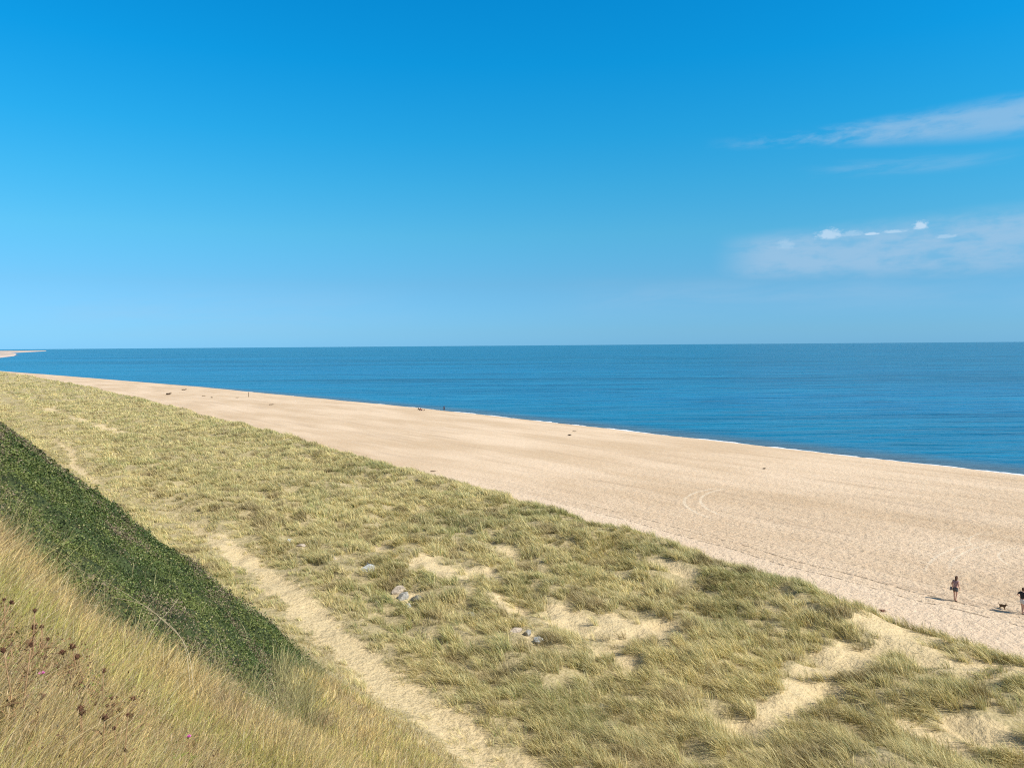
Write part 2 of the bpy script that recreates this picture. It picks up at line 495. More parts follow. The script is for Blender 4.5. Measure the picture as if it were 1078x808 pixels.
    nt.links.new(bump.outputs[0], b.inputs['Normal'])
    return m


def build_ground():
    fine_a = np.radians(np.linspace(-44, 44, 980))
    rest = np.radians(np.linspace(44, 316, 92)[1:-1])
    ang = np.concatenate([fine_a, rest])           # clockwise from +Y
    rr = [0.5]
    while rr[-1] < 900:
        rr.append(rr[-1] * 1.0075)
    while rr[-1] < 14000:
        rr.append(rr[-1] * 1.02)
    r = np.array(rr)
    A, Rr = np.meshgrid(ang, r)
    X, Y = Rr * np.sin(A), Rr * np.cos(A)
    Z = terrain(X, Y)
    n, k = X.shape
    u, v = to_uv(X, Y)
    ud = u_dune(v)
    farl = sstep(v, 900, 1500)
    inland = sstep(ud - u, -0.6, 1.2) * (1 - farl)
    vegm = np.clip(sstep(ud - u + 0.5 * perlin(u / 1.1, v / 1.1), 0.0, 1.6), 0, 1) * (1 - bare(u, v)) * (1 - farl)
    V = np.stack([X, Y, Z], -1).reshape(-1, 3)
    V = np.vstack([V, [[0, 0, float(terrain(0.0, 0.0))]]])
    i = np.arange(n - 1)[:, None]
    j = np.arange(k)[None, :]
    j2 = (j + 1) % k
    quads = np.stack([i * k + j, (i + 1) * k + j, (i + 1) * k + j2, i * k + j2], -1).reshape(-1, 4)[:, ::-1]
    c = n * k
    tri = np.stack([np.full(k, c), (j % k)[0], j2[0]], -1)[:, ::-1]
    loops = np.concatenate([quads.ravel(), tri.ravel()])
    counts = np.concatenate([np.full(len(quads), 4), np.full(len(tri), 3)])
    ap = lambda q: np.append(q.ravel(), 0)
    me = np_mesh('ground', V, loops, counts, True,
                 {'veg': ('FLOAT', ap(vegm)), 'farland': ('FLOAT', ap(farl)), 'inland': ('FLOAT', ap(inland))})
    link_mesh('ground', me, ground_material(), kind='structure')


build_ground()


# ------------------------------------------------------------------ sea
def water_material():
    m = bpy.data.materials.new('sea_water')
    m.use_nodes = True
    nt = m.node_tree
    b = nt.nodes['Principled BSDF']
    geo = nn(nt, 'ShaderNodeNewGeometry')
    P = geo.outputs['Position']
    s = nn(nt, 'ShaderNodeSeparateXYZ')
    nt.links.new(P, s.inputs[0])
    x, y, z = s.outputs
    u = M(nt, 'ADD', M(nt, 'MULTIPLY', x, UX), M(nt, 'MULTIPLY', y, UY))
    v = M(nt, 'SUBTRACT', M(nt, 'MULTIPLY', y, UX), M(nt, 'MULTIPLY', x, UY))
    wv = XYZ(nt, M(nt, 'MULTIPLY', x, 0.30), M(nt, 'MULTIPLY', y, 1.0), 0.0)
    big = NOISE(nt, XYZ(nt, M(nt, 'MULTIPLY', x, 0.0006), M(nt, 'MULTIPLY', y, 0.0050)), 1.0, 4, 0.6, 0.3)
    mid = NOISE(nt, XYZ(nt, M(nt, 'MULTIPLY', x, 0.0055), M(nt, 'MULTIPLY', y, 0.042)), 1.0, 4, 0.62, 0.2)
    chop = NOISE(nt, XYZ(nt, M(nt, 'MULTIPLY', x, 0.035), M(nt, 'MULTIPLY', y, 0.24)), 1.0, 4, 0.62, 0.2)
    shore = MR(nt, u, 260.0, 132.0, 0.0, 1.0)
    offing = MR(nt, u, 250.0, 900.0, 0.0, 1.0)
    deep = MIX(nt, MR(nt, big, 0.40, 0.60), (0.0015, 0.060, 0.125), (0.003, 0.140, 0.290))
    deep = MIX(nt, M(nt, 'MULTIPLY', offing, 0.65), deep, (0.003, 0.078, 0.140))
    deep = MIX(nt, MR(nt, mid, 0.44, 0.62, 0.0, 0.70), deep, (0.006, 0.190, 0.34))
    deep = MIX(nt, MR(nt, chop, 0.50, 0.36, 0.0, 0.7), deep, (0.001, 0.040, 0.10))
    deep = MIX(nt, MR(nt, chop, 0.56, 0.70, 0.0, 0.7), deep, (0.02, 0.23, 0.38))
    col = MIX(nt, M(nt, 'MULTIPLY', shore, 0.40), deep, (0.006, 0.17, 0.29))
    # sand stirred up in the shallows
    near = MR(nt, M(nt, 'SUBTRACT', u, nn(nt, 'ShaderNodeAttribute', attribute_name='coast').outputs['Fac']), 15.0, 3.0, 0.0, 0.85)
    col = MIX(nt, near, col, (0.085, 0.105, 0.115))
    setin(nt, b.inputs['Base Color'], col)
    b.inputs['Roughness'].default_value = 0.22
    b.inputs['IOR'].default_value = 1.33
    b.inputs['Specular IOR Level'].default_value = 0.18
    h = M(nt, 'ADD', M(nt, 'MULTIPLY', NOISE(nt, wv, 0.12, 4, 0.55, 0.3), 1.2), M(nt, 'MULTIPLY', NOISE(nt, wv, 1.0, 2, 0.5), 0.12))
    h = M(nt, 'MULTIPLY', h, 1.5)
    bump = nn(nt, 'ShaderNodeBump')
    bump.inputs['Strength'].default_value = 1.0
    bump.inputs['Distance'].default_value = 1.0
    setin(nt, bump.inputs['Height'], h)
    nt.links.new(bump.outputs[0], b.inputs['Normal'])
    return m


def build_sea():
    vs = np.concatenate([[-60000, -20000, -6000], np.arange(-800, 900, 4.0), np.geomspace(900, 12000, 120), [20000, 80000]])
    off = np.concatenate([[-60, -20, -6, -2, -1, 0, 1, 2, 4, 7, 11, 17, 26, 40, 60, 100, 200, 500, 1500, 5000, 20000, 90000]])
    Vv, O = np.meshgrid(vs, off, indexing='ij')
    uc = np.interp(Vv, COAST[:, 0], COAST[:, 1])
    uc2 = np.where(Vv < 9000, uc, -2000)
    U = np.where(O < 100, uc2 + O, np.maximum(uc2 + O, uc2 + 60) )
    X, Y = to_xy(U, Vv)
    n, k = X.shape
    V = np.stack([X, Y, np.full_like(X, SEA)], -1).reshape(-1, 3)
    i = np.arange(n - 1)[:, None]
    j = np.arange(k - 1)[None, :]
    q = np.stack([i * k + j, i * k + j + 1, (i + 1) * k + j + 1, (i + 1) * k + j], -1).reshape(-1, 4)
    me = np_mesh('sea', V, q.ravel(), np.full(len(q), 4), False, {'coast': ('FLOAT', uc2.ravel())})
    link_mesh('sea', me, water_material(), kind='structure')


build_sea()


def build_surf():
    """thin rolls of foam that break along the water's edge"""
    vs = np.arange(-60, 900, 0.7)
    u0 = u_shore(vs)
    rows = []
    V, q = [], []
    wid = (0.42 + 1.1 * np.clip(perlin(vs / 13.0, vs * 0 + 5) + 0.45 * perlin(vs / 2.5, vs * 0 + 2), -.45, 1.2)) * np.interp(vs, [0, 200, 500, 900], [1, 1.2, 2.2, 4])
    wid = np.clip(wid, 0.10, 6)
    c = u0 + 0.5 * perlin(vs / 6.0, vs * 0 + 8.8)
    prof = [(-0.5, 0.0), (-0.42, .05), (-0.2, .11), (0.1, .16), (0.34, .12), (0.5, 0.0)]
    for t, hz in prof:
        uu = c + t * wid * 1.7 + 0.10 * rng.standard_normal(len(vs))
        x, y = to_xy(uu, vs)
        rows.append(np.stack([x, y, SEA + 0.02 + hz * np.clip(wid, 0, 1.2) + 0.03 * rng.random(len(vs))], -1))
    # a second line, broken, a little farther out
    out = np.stack(rows, 1)
    n, k = out.shape[:2]
    out[:, 0, 2] = SEA - 0.03
    out[:, -1, 2] = SEA - 0.03
    i = np.arange(n - 1)[:, None]
    j = np.arange(k - 1)[None, :]
    qq = np.stack([i * k + j, i * k + j + 1, (i + 1) * k + j + 1, (i + 1) * k + j], -1).reshape(-1, 4)
    me = np_mesh('surf_foam', out.reshape(-1, 3), qq.ravel(), np.full(len(qq), 4), False)
    m = simple('sea_foam', (0.78, 0.80, 0.80), 0.7, 0.12, 1.5)
    link_mesh('foam', me, m, kind='stuff', label='thin white line of foam breaking along the shore')


def u_shore(v):
    """u where the beach meets the water"""
    v = np.asarray(v, float)
    lo, hi = u_coast(v) - 25.0, u_coast(v) + 8.0
    for _ in range(22):
        mid = (lo + hi) / 2
        x, y = to_xy(mid, v)
        z = terrain(x, y, False)
        lo = np.where(z > SEA, mid, lo)
        hi = np.where(z > SEA, hi, mid)
    return (lo + hi) / 2


build_surf()


# ------------------------------------------------------------------ blades and leaves
def plant_material(name, trans=0.25, rough=0.6):
    m = bpy.data.materials.new(name)
    m.use_nodes = True
    nt = m.node_tree
    nt.nodes.remove(nt.nodes['Principled BSDF'])
    out = nt.nodes['Material Output']
    at = nn(nt, 'ShaderNodeAttribute', attribute_name='tint').outputs['Color']
    geo = nn(nt, 'ShaderNodeNewGeometry')
    f = MR(nt, NOISE(nt, geo.outputs['Position'], 3.0, 3), 0.3, 0.7, 0.86, 1.14)
    col = MIX(nt, 1.0, at, XYZ(nt, f, f, f), 'MULTIPLY')
    d = nn(nt, 'ShaderNodeBsdfDiffuse')
    t = nn(nt, 'ShaderNodeBsdfTranslucent')
    setin(nt, d.inputs['Color'], col)
    setin(nt, t.inputs['Color'], col)
    mx = nn(nt, 'ShaderNodeMixShader')
    mx.inputs[0].default_value = trans
    nt.links.new(d.outputs[0], mx.inputs[1])
    nt.links.new(t.outputs[0], mx.inputs[2])
    g = nn(nt, 'ShaderNodeBsdfGlossy')
    g.inputs['Roughness'].default_value = 0.5
    g.inputs['Color'].default_value = (0.9, 0.9, 0.8, 1)
    m2 = nn(nt, 'ShaderNodeMixShader')
    m2.inputs[0].default_value = 0.035
    nt.links.new(mx.outputs[0], m2.inputs[1])
    nt.links.new(g.outputs[0], m2.inputs[2])
    nt.links.new(m2.outputs[0], out.inputs[0])
    return m


GRASS_MAT = plant_material('grass_blades', 0.30)
LEAF_MAT = plant_material('bramble_leaves', 0.22)


def blades(name, P, H, W, lean, tint, tip_tint=None, droop=0.35):
    """ribbon blades. P (n,3) roots, H heights, W widths, lean (n,2) horizontal reach as a fraction of H"""
    n = len(P)
    az = rng.uniform(0, 2 * np.pi, n)
    sx, sy = np.cos(az) * W * 0.5, np.sin(az) * W * 0.5
    lx, ly = lean[:, 0] * H, lean[:, 1] * H
    L = np.hypot(lean[:, 0], lean[:, 1])
    vz = H * np.sqrt(np.clip(1 - 0.6 * np.clip(L, 0, 1.1) ** 2, 0.12, 1))
    V = np.empty((n, 7, 3), np.float32)
    for idx, t, w, sgn in ((0, 0, 1, -1), (1, 0, 1, 1), (2, .42, .95, -1), (3, .42, .95, 1), (4, .76, .7, -1), (5, .76, .7, 1), (6, 1, 0, 0)):
        k = t ** 1.7
        zz = vz * (t - droop * np.clip(L, 0, 1) * t ** 3 * 0.6)
        V[:, idx, 0] = P[:, 0] + lx * k + sgn * sx * w
        V[:, idx, 1] = P[:, 1] + ly * k + sgn * sy * w
        V[:, idx, 2] = P[:, 2] - 0.03 + zz
    base = (np.arange(n) * 7)[:, None]
    q = np.concatenate([base + np.array([[0, 1, 3, 2]]), base + np.array([[2, 3, 5, 4]])], 1)
    tr = base + np.array([[4, 5, 6]])
    loops = np.concatenate([q.reshape(-1), tr.reshape(-1)])
    counts = np.concatenate([np.full(2 * n, 4), np.full(n, 3)])
    C = np.ones((n, 7, 4), np.float32)
    tt = tint if tip_tint is None else tip_tint
    for idx, t in enumerate((0, 0, .42, .42, .76, .76, 1)):
        C[:, idx, :3] = tint * (1 - t) + tt * t
    me = np_mesh(name, V.reshape(-1, 3), loops, counts, True, {'tint': ('FLOAT_COLOR', C.reshape(-1, 4))})
    me.materials.append(GRASS_MAT)
    return me


STRAW = np.array([0.59, 0.485, 0.220])
OLIVE = np.array([0.34, 0.315, 0.108])
GREEN = np.array([0.20, 0.255, 0.080])
GREY = np.array([0.40, 0.40, 0.20])
BROWN = np.array([0.22, 0.15, 0.08])
GOLD = np.array([0.62, 0.465, 0.20])


def marram():
    # tuft centres, thinned with distance
    cu, cv = [], []
    for v0, v1, dens in ((-12, 18, 9.0), (18, 40, 9.0), (40, 70, 6.5), (70, 110, 3.6), (110, 170, 1.9), (170, 270, 0.9), (270, 420, 0.40), (420, 720, 0.18)):
        n = int((v1 - v0) * 50 * dens)
        cu.append(rng.uniform(15.0, 66.0, n))
        cv.append(rng.uniform(v0, v1, n))
    cu, cv = np.concatenate(cu), np.concatenate(cv)
    x, y = to_xy(cu, cv)
    dist = np.hypot(x, y)
    ok = (np.abs(np.arctan2(x, y)) < R(41)) & (y > 12)
    cu, cv, x, y, dist = (a[ok] for a in (cu, cv, x, y, dist))
    ud = u_dune(cv)
    br = bare(cu, cv)
    clump = fbm(cu / 2.1, cv / 2.1, 3, 0.6)
    p = sstep(ud - cu + 0.6 * clump, 0.1, 1.0) * np.clip(1 - 1.08 * br, 0.01, 1) ** 1.2
    p = p * (0.16 + 0.84 * sstep(clump + 0.6 * perlin(cu / 5.5 + 13, cv / 7.0), -0.55, 0.12))
    p = p * (1 - bramble(cu, cv)) * sstep(cu, 15.5, 17.5)
    # low cropped sward on either side of the path
    low = np.exp(-((cu - np.interp(cv, PATH[:, 0], PATH[:, 1])) / 3.0) ** 2)
    ok = rng.random(len(cu)) < p
    cu, cv, x, y, dist, clump, low, ud = (a[ok] for a in (cu, cv, x, y, dist, clump, low, ud))
    nt_ = len(cu)
    z = terrain(x, y, False)
    gz = fbm(cu / 9.0 + 3, cv / 12.0, 3)                       # greener and strawier areas
    gz2 = perlin(cu / 1.8 + 31, cv / 1.8) + 0.5 * rng.standard_normal(nt_)
    edge = np.exp(-((cu - ud + 3.0) / 3.5) ** 2)
    hgt = (0.46 + 0.34 * np.clip(clump, -1, 1) + 0.16 * rng.random(nt_)) * (1 - 0.55 * low) * (1 + 0.05 * edge)
    hgt = np.clip(hgt * (1.12 + 0.25 * sstep(45 - dist, 0, 12)), 0.12, 1.1)
    nb = np.clip(34 * np.minimum(1, (45.0 / dist)) ** 0.35, 14, 40).astype(int)
    nb = np.where(low > .6, (nb * 0.7).astype(int), nb)
    rad = (0.16 + 0.14 * rng.random(nt_)) * np.clip(dist / 55.0, 1, 3.2)
    # tuft lean: mostly blown the one way with a slow swirl
    wa = R(165) + 1.3 * perlin(cu / 5.0, cv / 5.0 + 50) + 0.35 * rng.standard_normal(nt_)
    ws = 0.66 + 0.34 * perlin(cu / 3.0 + 5, cv / 3.0) + 0.13 * rng.standard_normal(nt_)
    I = np.repeat(np.arange(nt_), nb)
    N = len(I)
    a = rng.uniform(0, 2 * np.pi, N)
    q = np.sqrt(rng.random(N))
    px = x[I] + np.cos(a) * q * rad[I]
    py = y[I] + np.sin(a) * q * rad[I]
    pz = z[I] + 0 * px
    pz = terrain(px, py, False)
    lean = np.stack([np.cos(wa[I]) * ws[I] + np.cos(a) * q * 0.35 + 0.15 * rng.standard_normal(N),
                     np.sin(wa[I]) * ws[I] + np.sin(a) * q * 0.35 + 0.15 * rng.standard_normal(N)], -1)
    H = hgt[I] * (0.6 + 0.55 * rng.random(N))
    W = np.clip(dist[I] * 0.00042, 0.010, 0.16) * (0.7 + 0.6 * rng.random(N))
    # colour per tuft, a little per blade
    g = sstep(1.2 * gz + 0.45 * gz2 + 0.35 * edge - 0.22 - 0.30 * (low), -0.35, 1.1)[I]
    far_g = np.clip(dist / 200, 0, 1)[I]
    r1 = rng.random(N)[:, None]
    base = STRAW * (1 - g[:, None]) + OLIVE * g[:, None]
    base = np.where(r1 < 0.22 * (0.4 + g[:, None]), GREEN, base)
    base = np.where((r1 > 0.80), GREY, base)
    brn = sstep(perlin(cu / 2.3 + 77, cv / 2.3) + 0.9 * np.exp(-((cu - 25.5) / 1.6) ** 2 - ((cv - 72) / 7.0) ** 2) + 0.9 * np.exp(-((cu - 26.2) / 1.2) ** 2 - ((cv - 30.5) / 1.8) ** 2) + 1.0 * np.exp(-((cu - 28.3) / 1.2) ** 2 - ((cv - 142) / 3.0) ** 2), 0.30, 0.5)[I][:, None]
    base = base * (1 - 0.65 * brn) + BROWN * 0.65 * brn
    base = np.where(rng.random(N)[:, None] > 0.86, STRAW * 1.08, base)
    base = base * (0.62 + 0.86 * rng.random(N)[:, None]) * (0.80 + 0.42 * np.random.default_rng(3).random(nt_) - 0.18 * sstep(0.1 - clump, 0, 0.6) + 0.20 * perlin(cu / 7.0 + 60, cv / 9.0))[I][:, None]
    tip = base * 0.75 + STRAW * 0.28
    me = blades('marram_grass', np.stack([px, py, pz], -1), H, W, lean, base, tip)
    print('marram blades', N)
    link_mesh('marram_grass', me, None, kind='stuff', label='windblown tufts of marram grass covering the low dunes')


def turf():
    """short sparse stubble that softens the bare ground between tufts"""
    n = 230000
    v = 14 + 260 * rng.random(n) ** 2.2
    u = rng.uniform(16.5, 64, n)
    x, y = to_xy(u, v)
    ok = (np.abs(np.arctan2(x, y)) < R(40)) & (y > 15)
    u, v, x, y = (a[ok] for a in (u, v, x, y))
    ud = u_dune(v)
    br = bare(u, v)
    p = sstep(ud - u, -0.6, 0.8) * (np.clip(1 - br, 0, 1) + 0.05) * (1 - bramble(u, v))
    ok = rng.random(len(u)) < p
    u, v, x, y = (a[ok] for a in (u, v, x, y))
    n = len(u)
    z = terrain(x, y, False)
    d = np.hypot(x, y)
    H = rng.uniform(0.06, 0.20, n)
    W = np.clip(d * 0.0005, 0.012, 0.08)
    lean = rng.normal(0, 0.5, (n, 2)) + np.array([-0.3, 0.0])
    g = rng.random(n)[:, None]
    c = (STRAW * (1 - g) + OLIVE * g) * (0.8 + .4 * rng.random(n)[:, None])
    me = blades('turf', np.stack([x, y, z], -1), H, W, lean, c)
    link_mesh('short_grass', me, None, kind='stuff', label='short dry turf beside the sandy path through the dunes')


def cliff_grass():
    """tall dry grass on the slope at the camera's feet, running down to the foot of the cliff"""
    n = 560000
    r = 2.2 * (44.0 / 2.2) ** rng.random(n)
    a = rng.uniform(R(-44), R(6), n)
    x, y = r * np.sin(a), r * np.cos(a)
    u, v = to_uv(x, y)
    bm = bramble(u, v)
    pt = np.interp(v, PATH[:, 0], PATH[:, 1])
    dens = fbm(u / 0.9, v / 0.9, 2)
    p = (1 - bm) * (1 - sstep(u, pt - 1.6, pt - 0.4)) * (0.45 + 0.55 * sstep(dens, -0.5, 0.3))
    stray = (rng.random(n) < 0.004 + 0.35 * sstep(u, 12.5, 15.5)) & (bm > 0.5)
    ok = (rng.random(n) < p) | stray
    u, v, x, y, r, bm = (q[ok] for q in (u, v, x, y, r, bm))
    n = len(u)
    z = terrain(x, y, False)
    foot = sstep(u, 9, 15)
    H = (0.34 + 0.12 * perlin(u / 1.5, v / 1.5) + 0.26 * rng.random(n) ** 2) * (1 - 0.55 * foot)
    H = np.where((bm > 0.5) & (u < 12), H + 0.6, np.where(bm > 0.5, H + 0.2, H)) * (1 - 0.35 * np.clip(bm * 2, 0, 1) * (bm <= .5))
    W = np.clip(r * 0.00055, 0.0022, 0.013) * (0.6 + 0.8 * rng.random(n))
    wa = R(20) + 0.9 * perlin(u / 2.2, v / 2.2 + 50) + 1.15 * rng.standard_normal(n)
    ws = 0.42 + 0.30 * rng.standard_normal(n)
    lean = np.stack([np.cos(wa) * ws, np.sin(wa) * ws], -1) + 0.18 * rng.standard_normal((n, 2))
    zone = fbm(u / 1.6 + 7, v / 1.6, 3)
    z2 = fbm(u / 1.1 + 20, v / 1.1, 2)
    c = GOLD * 1.42 + 0 * zone[:, None]
    k = sstep(zone, 0.05, 0.35)[:, None]
    c = c * (1 - k) + np.array([0.62, 0.57, 0.16]) * k
    k = sstep(z2, 0.10, 0.4)[:, None] * (1 - k)
    c = c * (1 - 0.8 * k) + np.array([0.42, 0.29, 0.19]) * 0.8 * k
    k = foot[:, None] * 0.6
    c = c * (1 - k) + np.array([0.66, 0.52, 0.27]) * k
    r1 = rng.random(n)[:, None]
    c = np.where(r1 < 0.12, np.array([0.28, 0.28, 0.08]), c)
    c = np.where((r1 > 0.16) & (r1 < 0.24), np.array([0.20, 0.12, 0.07]), c)
    c = np.where(r1 > 0.86, np.array([0.70, 0.60, 0.37]), c)
    c = np.where(bm[:, None] > 0.5, np.array([0.42, 0.37, 0.17]), c)
    c = c * (0.40 + 0.95 * rng.random(n)[:, None])
    me = blades('cliff_grass', np.stack([x, y, z], -1), H, W, lean, c, c * 1.05)
    print('cliff blades', n)
    link_mesh('dry_grass', me, None, kind='stuff', label='tall golden dry grass on the near cliff slope')
    # seed heads carried on the taller stems
    n2 = 26000
    pick = rng.choice(n, n2, replace=False)
    pick = pick[(r[pick] < 24) & (bm[pick] < .5)]
    n2 = len(pick)
    h2 = H[pick] + rng.uniform(0.02, 0.14, n2)
    le = lean[pick] * 0.8
    P = np.stack([x[pick], y[pick], z[pick]], -1)
    tipx = P[:, 0] + le[:, 0] * h2
    tipy = P[:, 1] + le[:, 1] * h2
    L = np.hypot(le[:, 0], le[:, 1])
    tz = P[:, 2] + h2 * np.sqrt(np.clip(1 - .6 * L ** 2, .2, 1)) * 0.93
    stem = blades('stems', P, h2, np.full(n2, 0.0035), le, np.tile(np.array([[0.52, 0.42, 0.22]]), (n2, 1)))
    link_mesh('grass_stems', stem, None, kind='stuff', label='thin pale flowering stems standing in the dry grass')
    V = np.empty((n2, 6, 3), np.float32)
    hw = rng.uniform(0.0015, 0.0032, n2) * np.clip(r[pick] / 8, 1, 2)
    hl = rng.uniform(0.025, 0.06, n2)
    dirx, diry = le[:, 0] / (L + 1e-6) * 0.6, le[:, 1] / (L + 1e-6) * 0.6
    az = rng.uniform(0, 2 * np.pi, n2)
    for i, (t, w, o) in enumerate(((0, 0, 0), (.45, 1, 0), (.45, 1, 2.1), (.45, 1, 4.2), (1, 0, 0), (0.2, .6, 1))):
        V[:, i, 0] = tipx - dirx * hl * .5 + dirx * hl * t + np.cos(az + o) * hw * w
        V[:, i, 1] = tipy - diry * hl * .5 + diry * hl * t + np.sin(az + o) * hw * w
        V[:, i, 2] = tz - hl * .3 + hl * t * .8
    b = (np.arange(n2) * 6)[:, None]
    tr = np.concatenate([b + np.array([[p_, q_, s_]]) for p_, q_, s_ in ((0, 1, 2), (0, 2, 3), (0, 3, 1), (4, 2, 1), (4, 3, 2), (4, 1, 3))], 1)
    tint = np.array([[0.50, 0.36, 0.18]]) * (0.6 + 0.7 * rng.random(n2)[:, None])
    C = np.ones((n2, 6, 4), np.float32)
    C[:, :, :3] = tint[:, None, :]
    me = np_mesh('seed_heads', V.reshape(-1, 3), tr.ravel(), np.full(n2 * 6, 3), False, {'tint': ('FLOAT_COLOR', C.reshape(-1, 4))})
    link_mesh('grass_seed_heads', me, GRASS_MAT, kind='stuff', label='brown seed heads on the dry grass stems')


def leaf_mesh(name, P, Nrm, S, tint):
    n = len(P)
    ref = rng.standard_normal((n, 3))
    T = np.cross(Nrm, ref)
    T /= np.linalg.norm(T, axis=1)[:, None] + 1e-9
    B = np.cross(Nrm, T)
    V = np.empty((n, 5, 3), np.float32)
    s = S[:, None]
    V[:, 0] = P - T * s * .5
    V[:, 1] = P + B * s * .30
    V[:, 2] = P + T * s * .55 - Nrm * s * 0.12
    V[:, 3] = P - B * s * .30
    V[:, 4] = P + Nrm * s * 0.10
    b = (np.arange(n) * 5)[:, None]
    tr = np.concatenate([b + np.array([[4, 0, 1]]), b + np.array([[4, 1, 2]]), b + np.array([[4, 2, 3]]), b + np.array([[4, 3, 0]])], 1)
    C = np.ones((n, 5, 4), np.float32)
    C[:, :, :3] = tint[:, None, :]
    return np_mesh(name, V.reshape(-1, 3), tr.ravel(), np.full(4 * n, 3), False, {'tint': ('FLOAT_COLOR', C.reshape(-1, 4))})


def bush_height(u, v):
    h = 0.85 + 0.55 * fbm(u / 1.9 + 11, v / 2.4, 2) + 0.60 * perlin(u / 3.6, v / 4.2 + 2) + 0.42 * perlin(u / .85, v / .85) + 0.08 * perlin(u / .28, v / .28)
    vb = np.interp(u, [0, 1.06, 2.0, 3.1, 5.5, 8.0, 12.0, 15.5, 17, 19], [16, 13.0, 10.2, 9.6, 12.6, 18.5, 26, 34, 37, 60])
    foot = 0.35 + 0.65 * sstep(17.0 - u, 0.0, 4.5)
    end = 0.25 + 0.75 * sstep(v - vb, 0.0, 7.0)
    return np.clip(h, 0.12, 1.7) * 0.85 * sstep(u, -4, -0.5) * foot * end


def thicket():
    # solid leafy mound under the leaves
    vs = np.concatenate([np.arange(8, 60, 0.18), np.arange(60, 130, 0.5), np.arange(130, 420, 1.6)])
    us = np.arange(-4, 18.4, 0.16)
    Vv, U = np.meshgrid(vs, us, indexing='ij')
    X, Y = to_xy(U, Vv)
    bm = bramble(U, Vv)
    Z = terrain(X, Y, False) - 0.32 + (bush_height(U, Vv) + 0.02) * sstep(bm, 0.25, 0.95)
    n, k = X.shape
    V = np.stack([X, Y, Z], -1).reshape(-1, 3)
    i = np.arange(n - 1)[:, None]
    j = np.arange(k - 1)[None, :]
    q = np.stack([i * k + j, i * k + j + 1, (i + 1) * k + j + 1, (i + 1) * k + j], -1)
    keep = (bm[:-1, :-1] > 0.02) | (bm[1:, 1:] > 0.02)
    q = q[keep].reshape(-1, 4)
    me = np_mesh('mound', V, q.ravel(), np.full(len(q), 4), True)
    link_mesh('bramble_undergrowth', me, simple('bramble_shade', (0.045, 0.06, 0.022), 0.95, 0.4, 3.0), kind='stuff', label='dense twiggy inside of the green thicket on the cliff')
    # leaves
    n = 860000
    v = 9.0 * (330 / 9.0) ** (rng.random(n) ** 1.25)
    u = rng.uniform(-3, 18, n)
    x, y = to_xy(u, v)
    bm = bramble(u, v)
    ok = (bm > 0.25 + 0.5 * rng.random(n)) & (np.arctan2(x, y) > R(-41))
    u, v, x, y, bm = (q[ok] for q in (u, v, x, y, bm))
    n = len(u)
    dist = np.hypot(x, y)
    hb = bush_height(u, v) * sstep(bm, 0.25, 0.95)
    e = 0.12
    xu, yu = to_xy(u + e, v)
    zc = terrain(x, y, False)
    zz = zc - 0.22 + hb + np.abs(rng.normal(0, 0.07, n)) * np.where(rng.random(n) < .2, 2.2, 1) + 0.45 * rng.random(n) * (perlin(u / .35 + 5, v / .35) > 0.42)
    # normals: outward from the cliff and up, wide scatter
    N = np.stack([UX * 0.5 + rng.normal(0, .75, n), UY * 0.5 + rng.normal(0, .75, n), 0.75 + rng.normal(0, .6, n)], -1)
    N /= np.linalg.norm(N, axis=1)[:, None]
    S = np.clip(dist * 0.0024, 0.045, 0.35) * rng.uniform(0.7, 1.35, n)
    zone = fbm(u / 3.0, v / 4.5 + 4, 3)
    dead = sstep(fbm(u / 2.2 + 40, v / 6.0 + 9, 3), 0.05, 0.45)
    dead = np.maximum(dead, sstep(u, 13.0, 16.4) * 0.85)
    dead = np.maximum(dead, 0.8 * sstep(v, 45, 95) * sstep(perlin(u / 4., v / 12.), -0.5, 0.1) )
    A = np.array([0.062, 0.100, 0.024])
    B = np.array([0.160, 0.190, 0.048])
    D = np.array([0.24, 0.185, 0.115])
    k = sstep(zone, -0.35, 0.40)[:, None]
    c = A * (1 - k) + B * k
    pk = (rng.random(n) < dead * 0.75)[:, None]
    c = np.where(pk, D, c)
    c = np.where(rng.random(n)[:, None] < 0.05, np.array([0.34, 0.32, 0.13]), c)
    c = c * (0.50 + 0.95 * rng.random(n)[:, None])
    me = leaf_mesh('leaves', np.stack([x, y, zz], -1), N, S, c)
    print('leaves', n)
    link_mesh('bramble_leaves', me, LEAF_MAT, kind='stuff', label='dark green bramble thicket spilling down the cliff face')


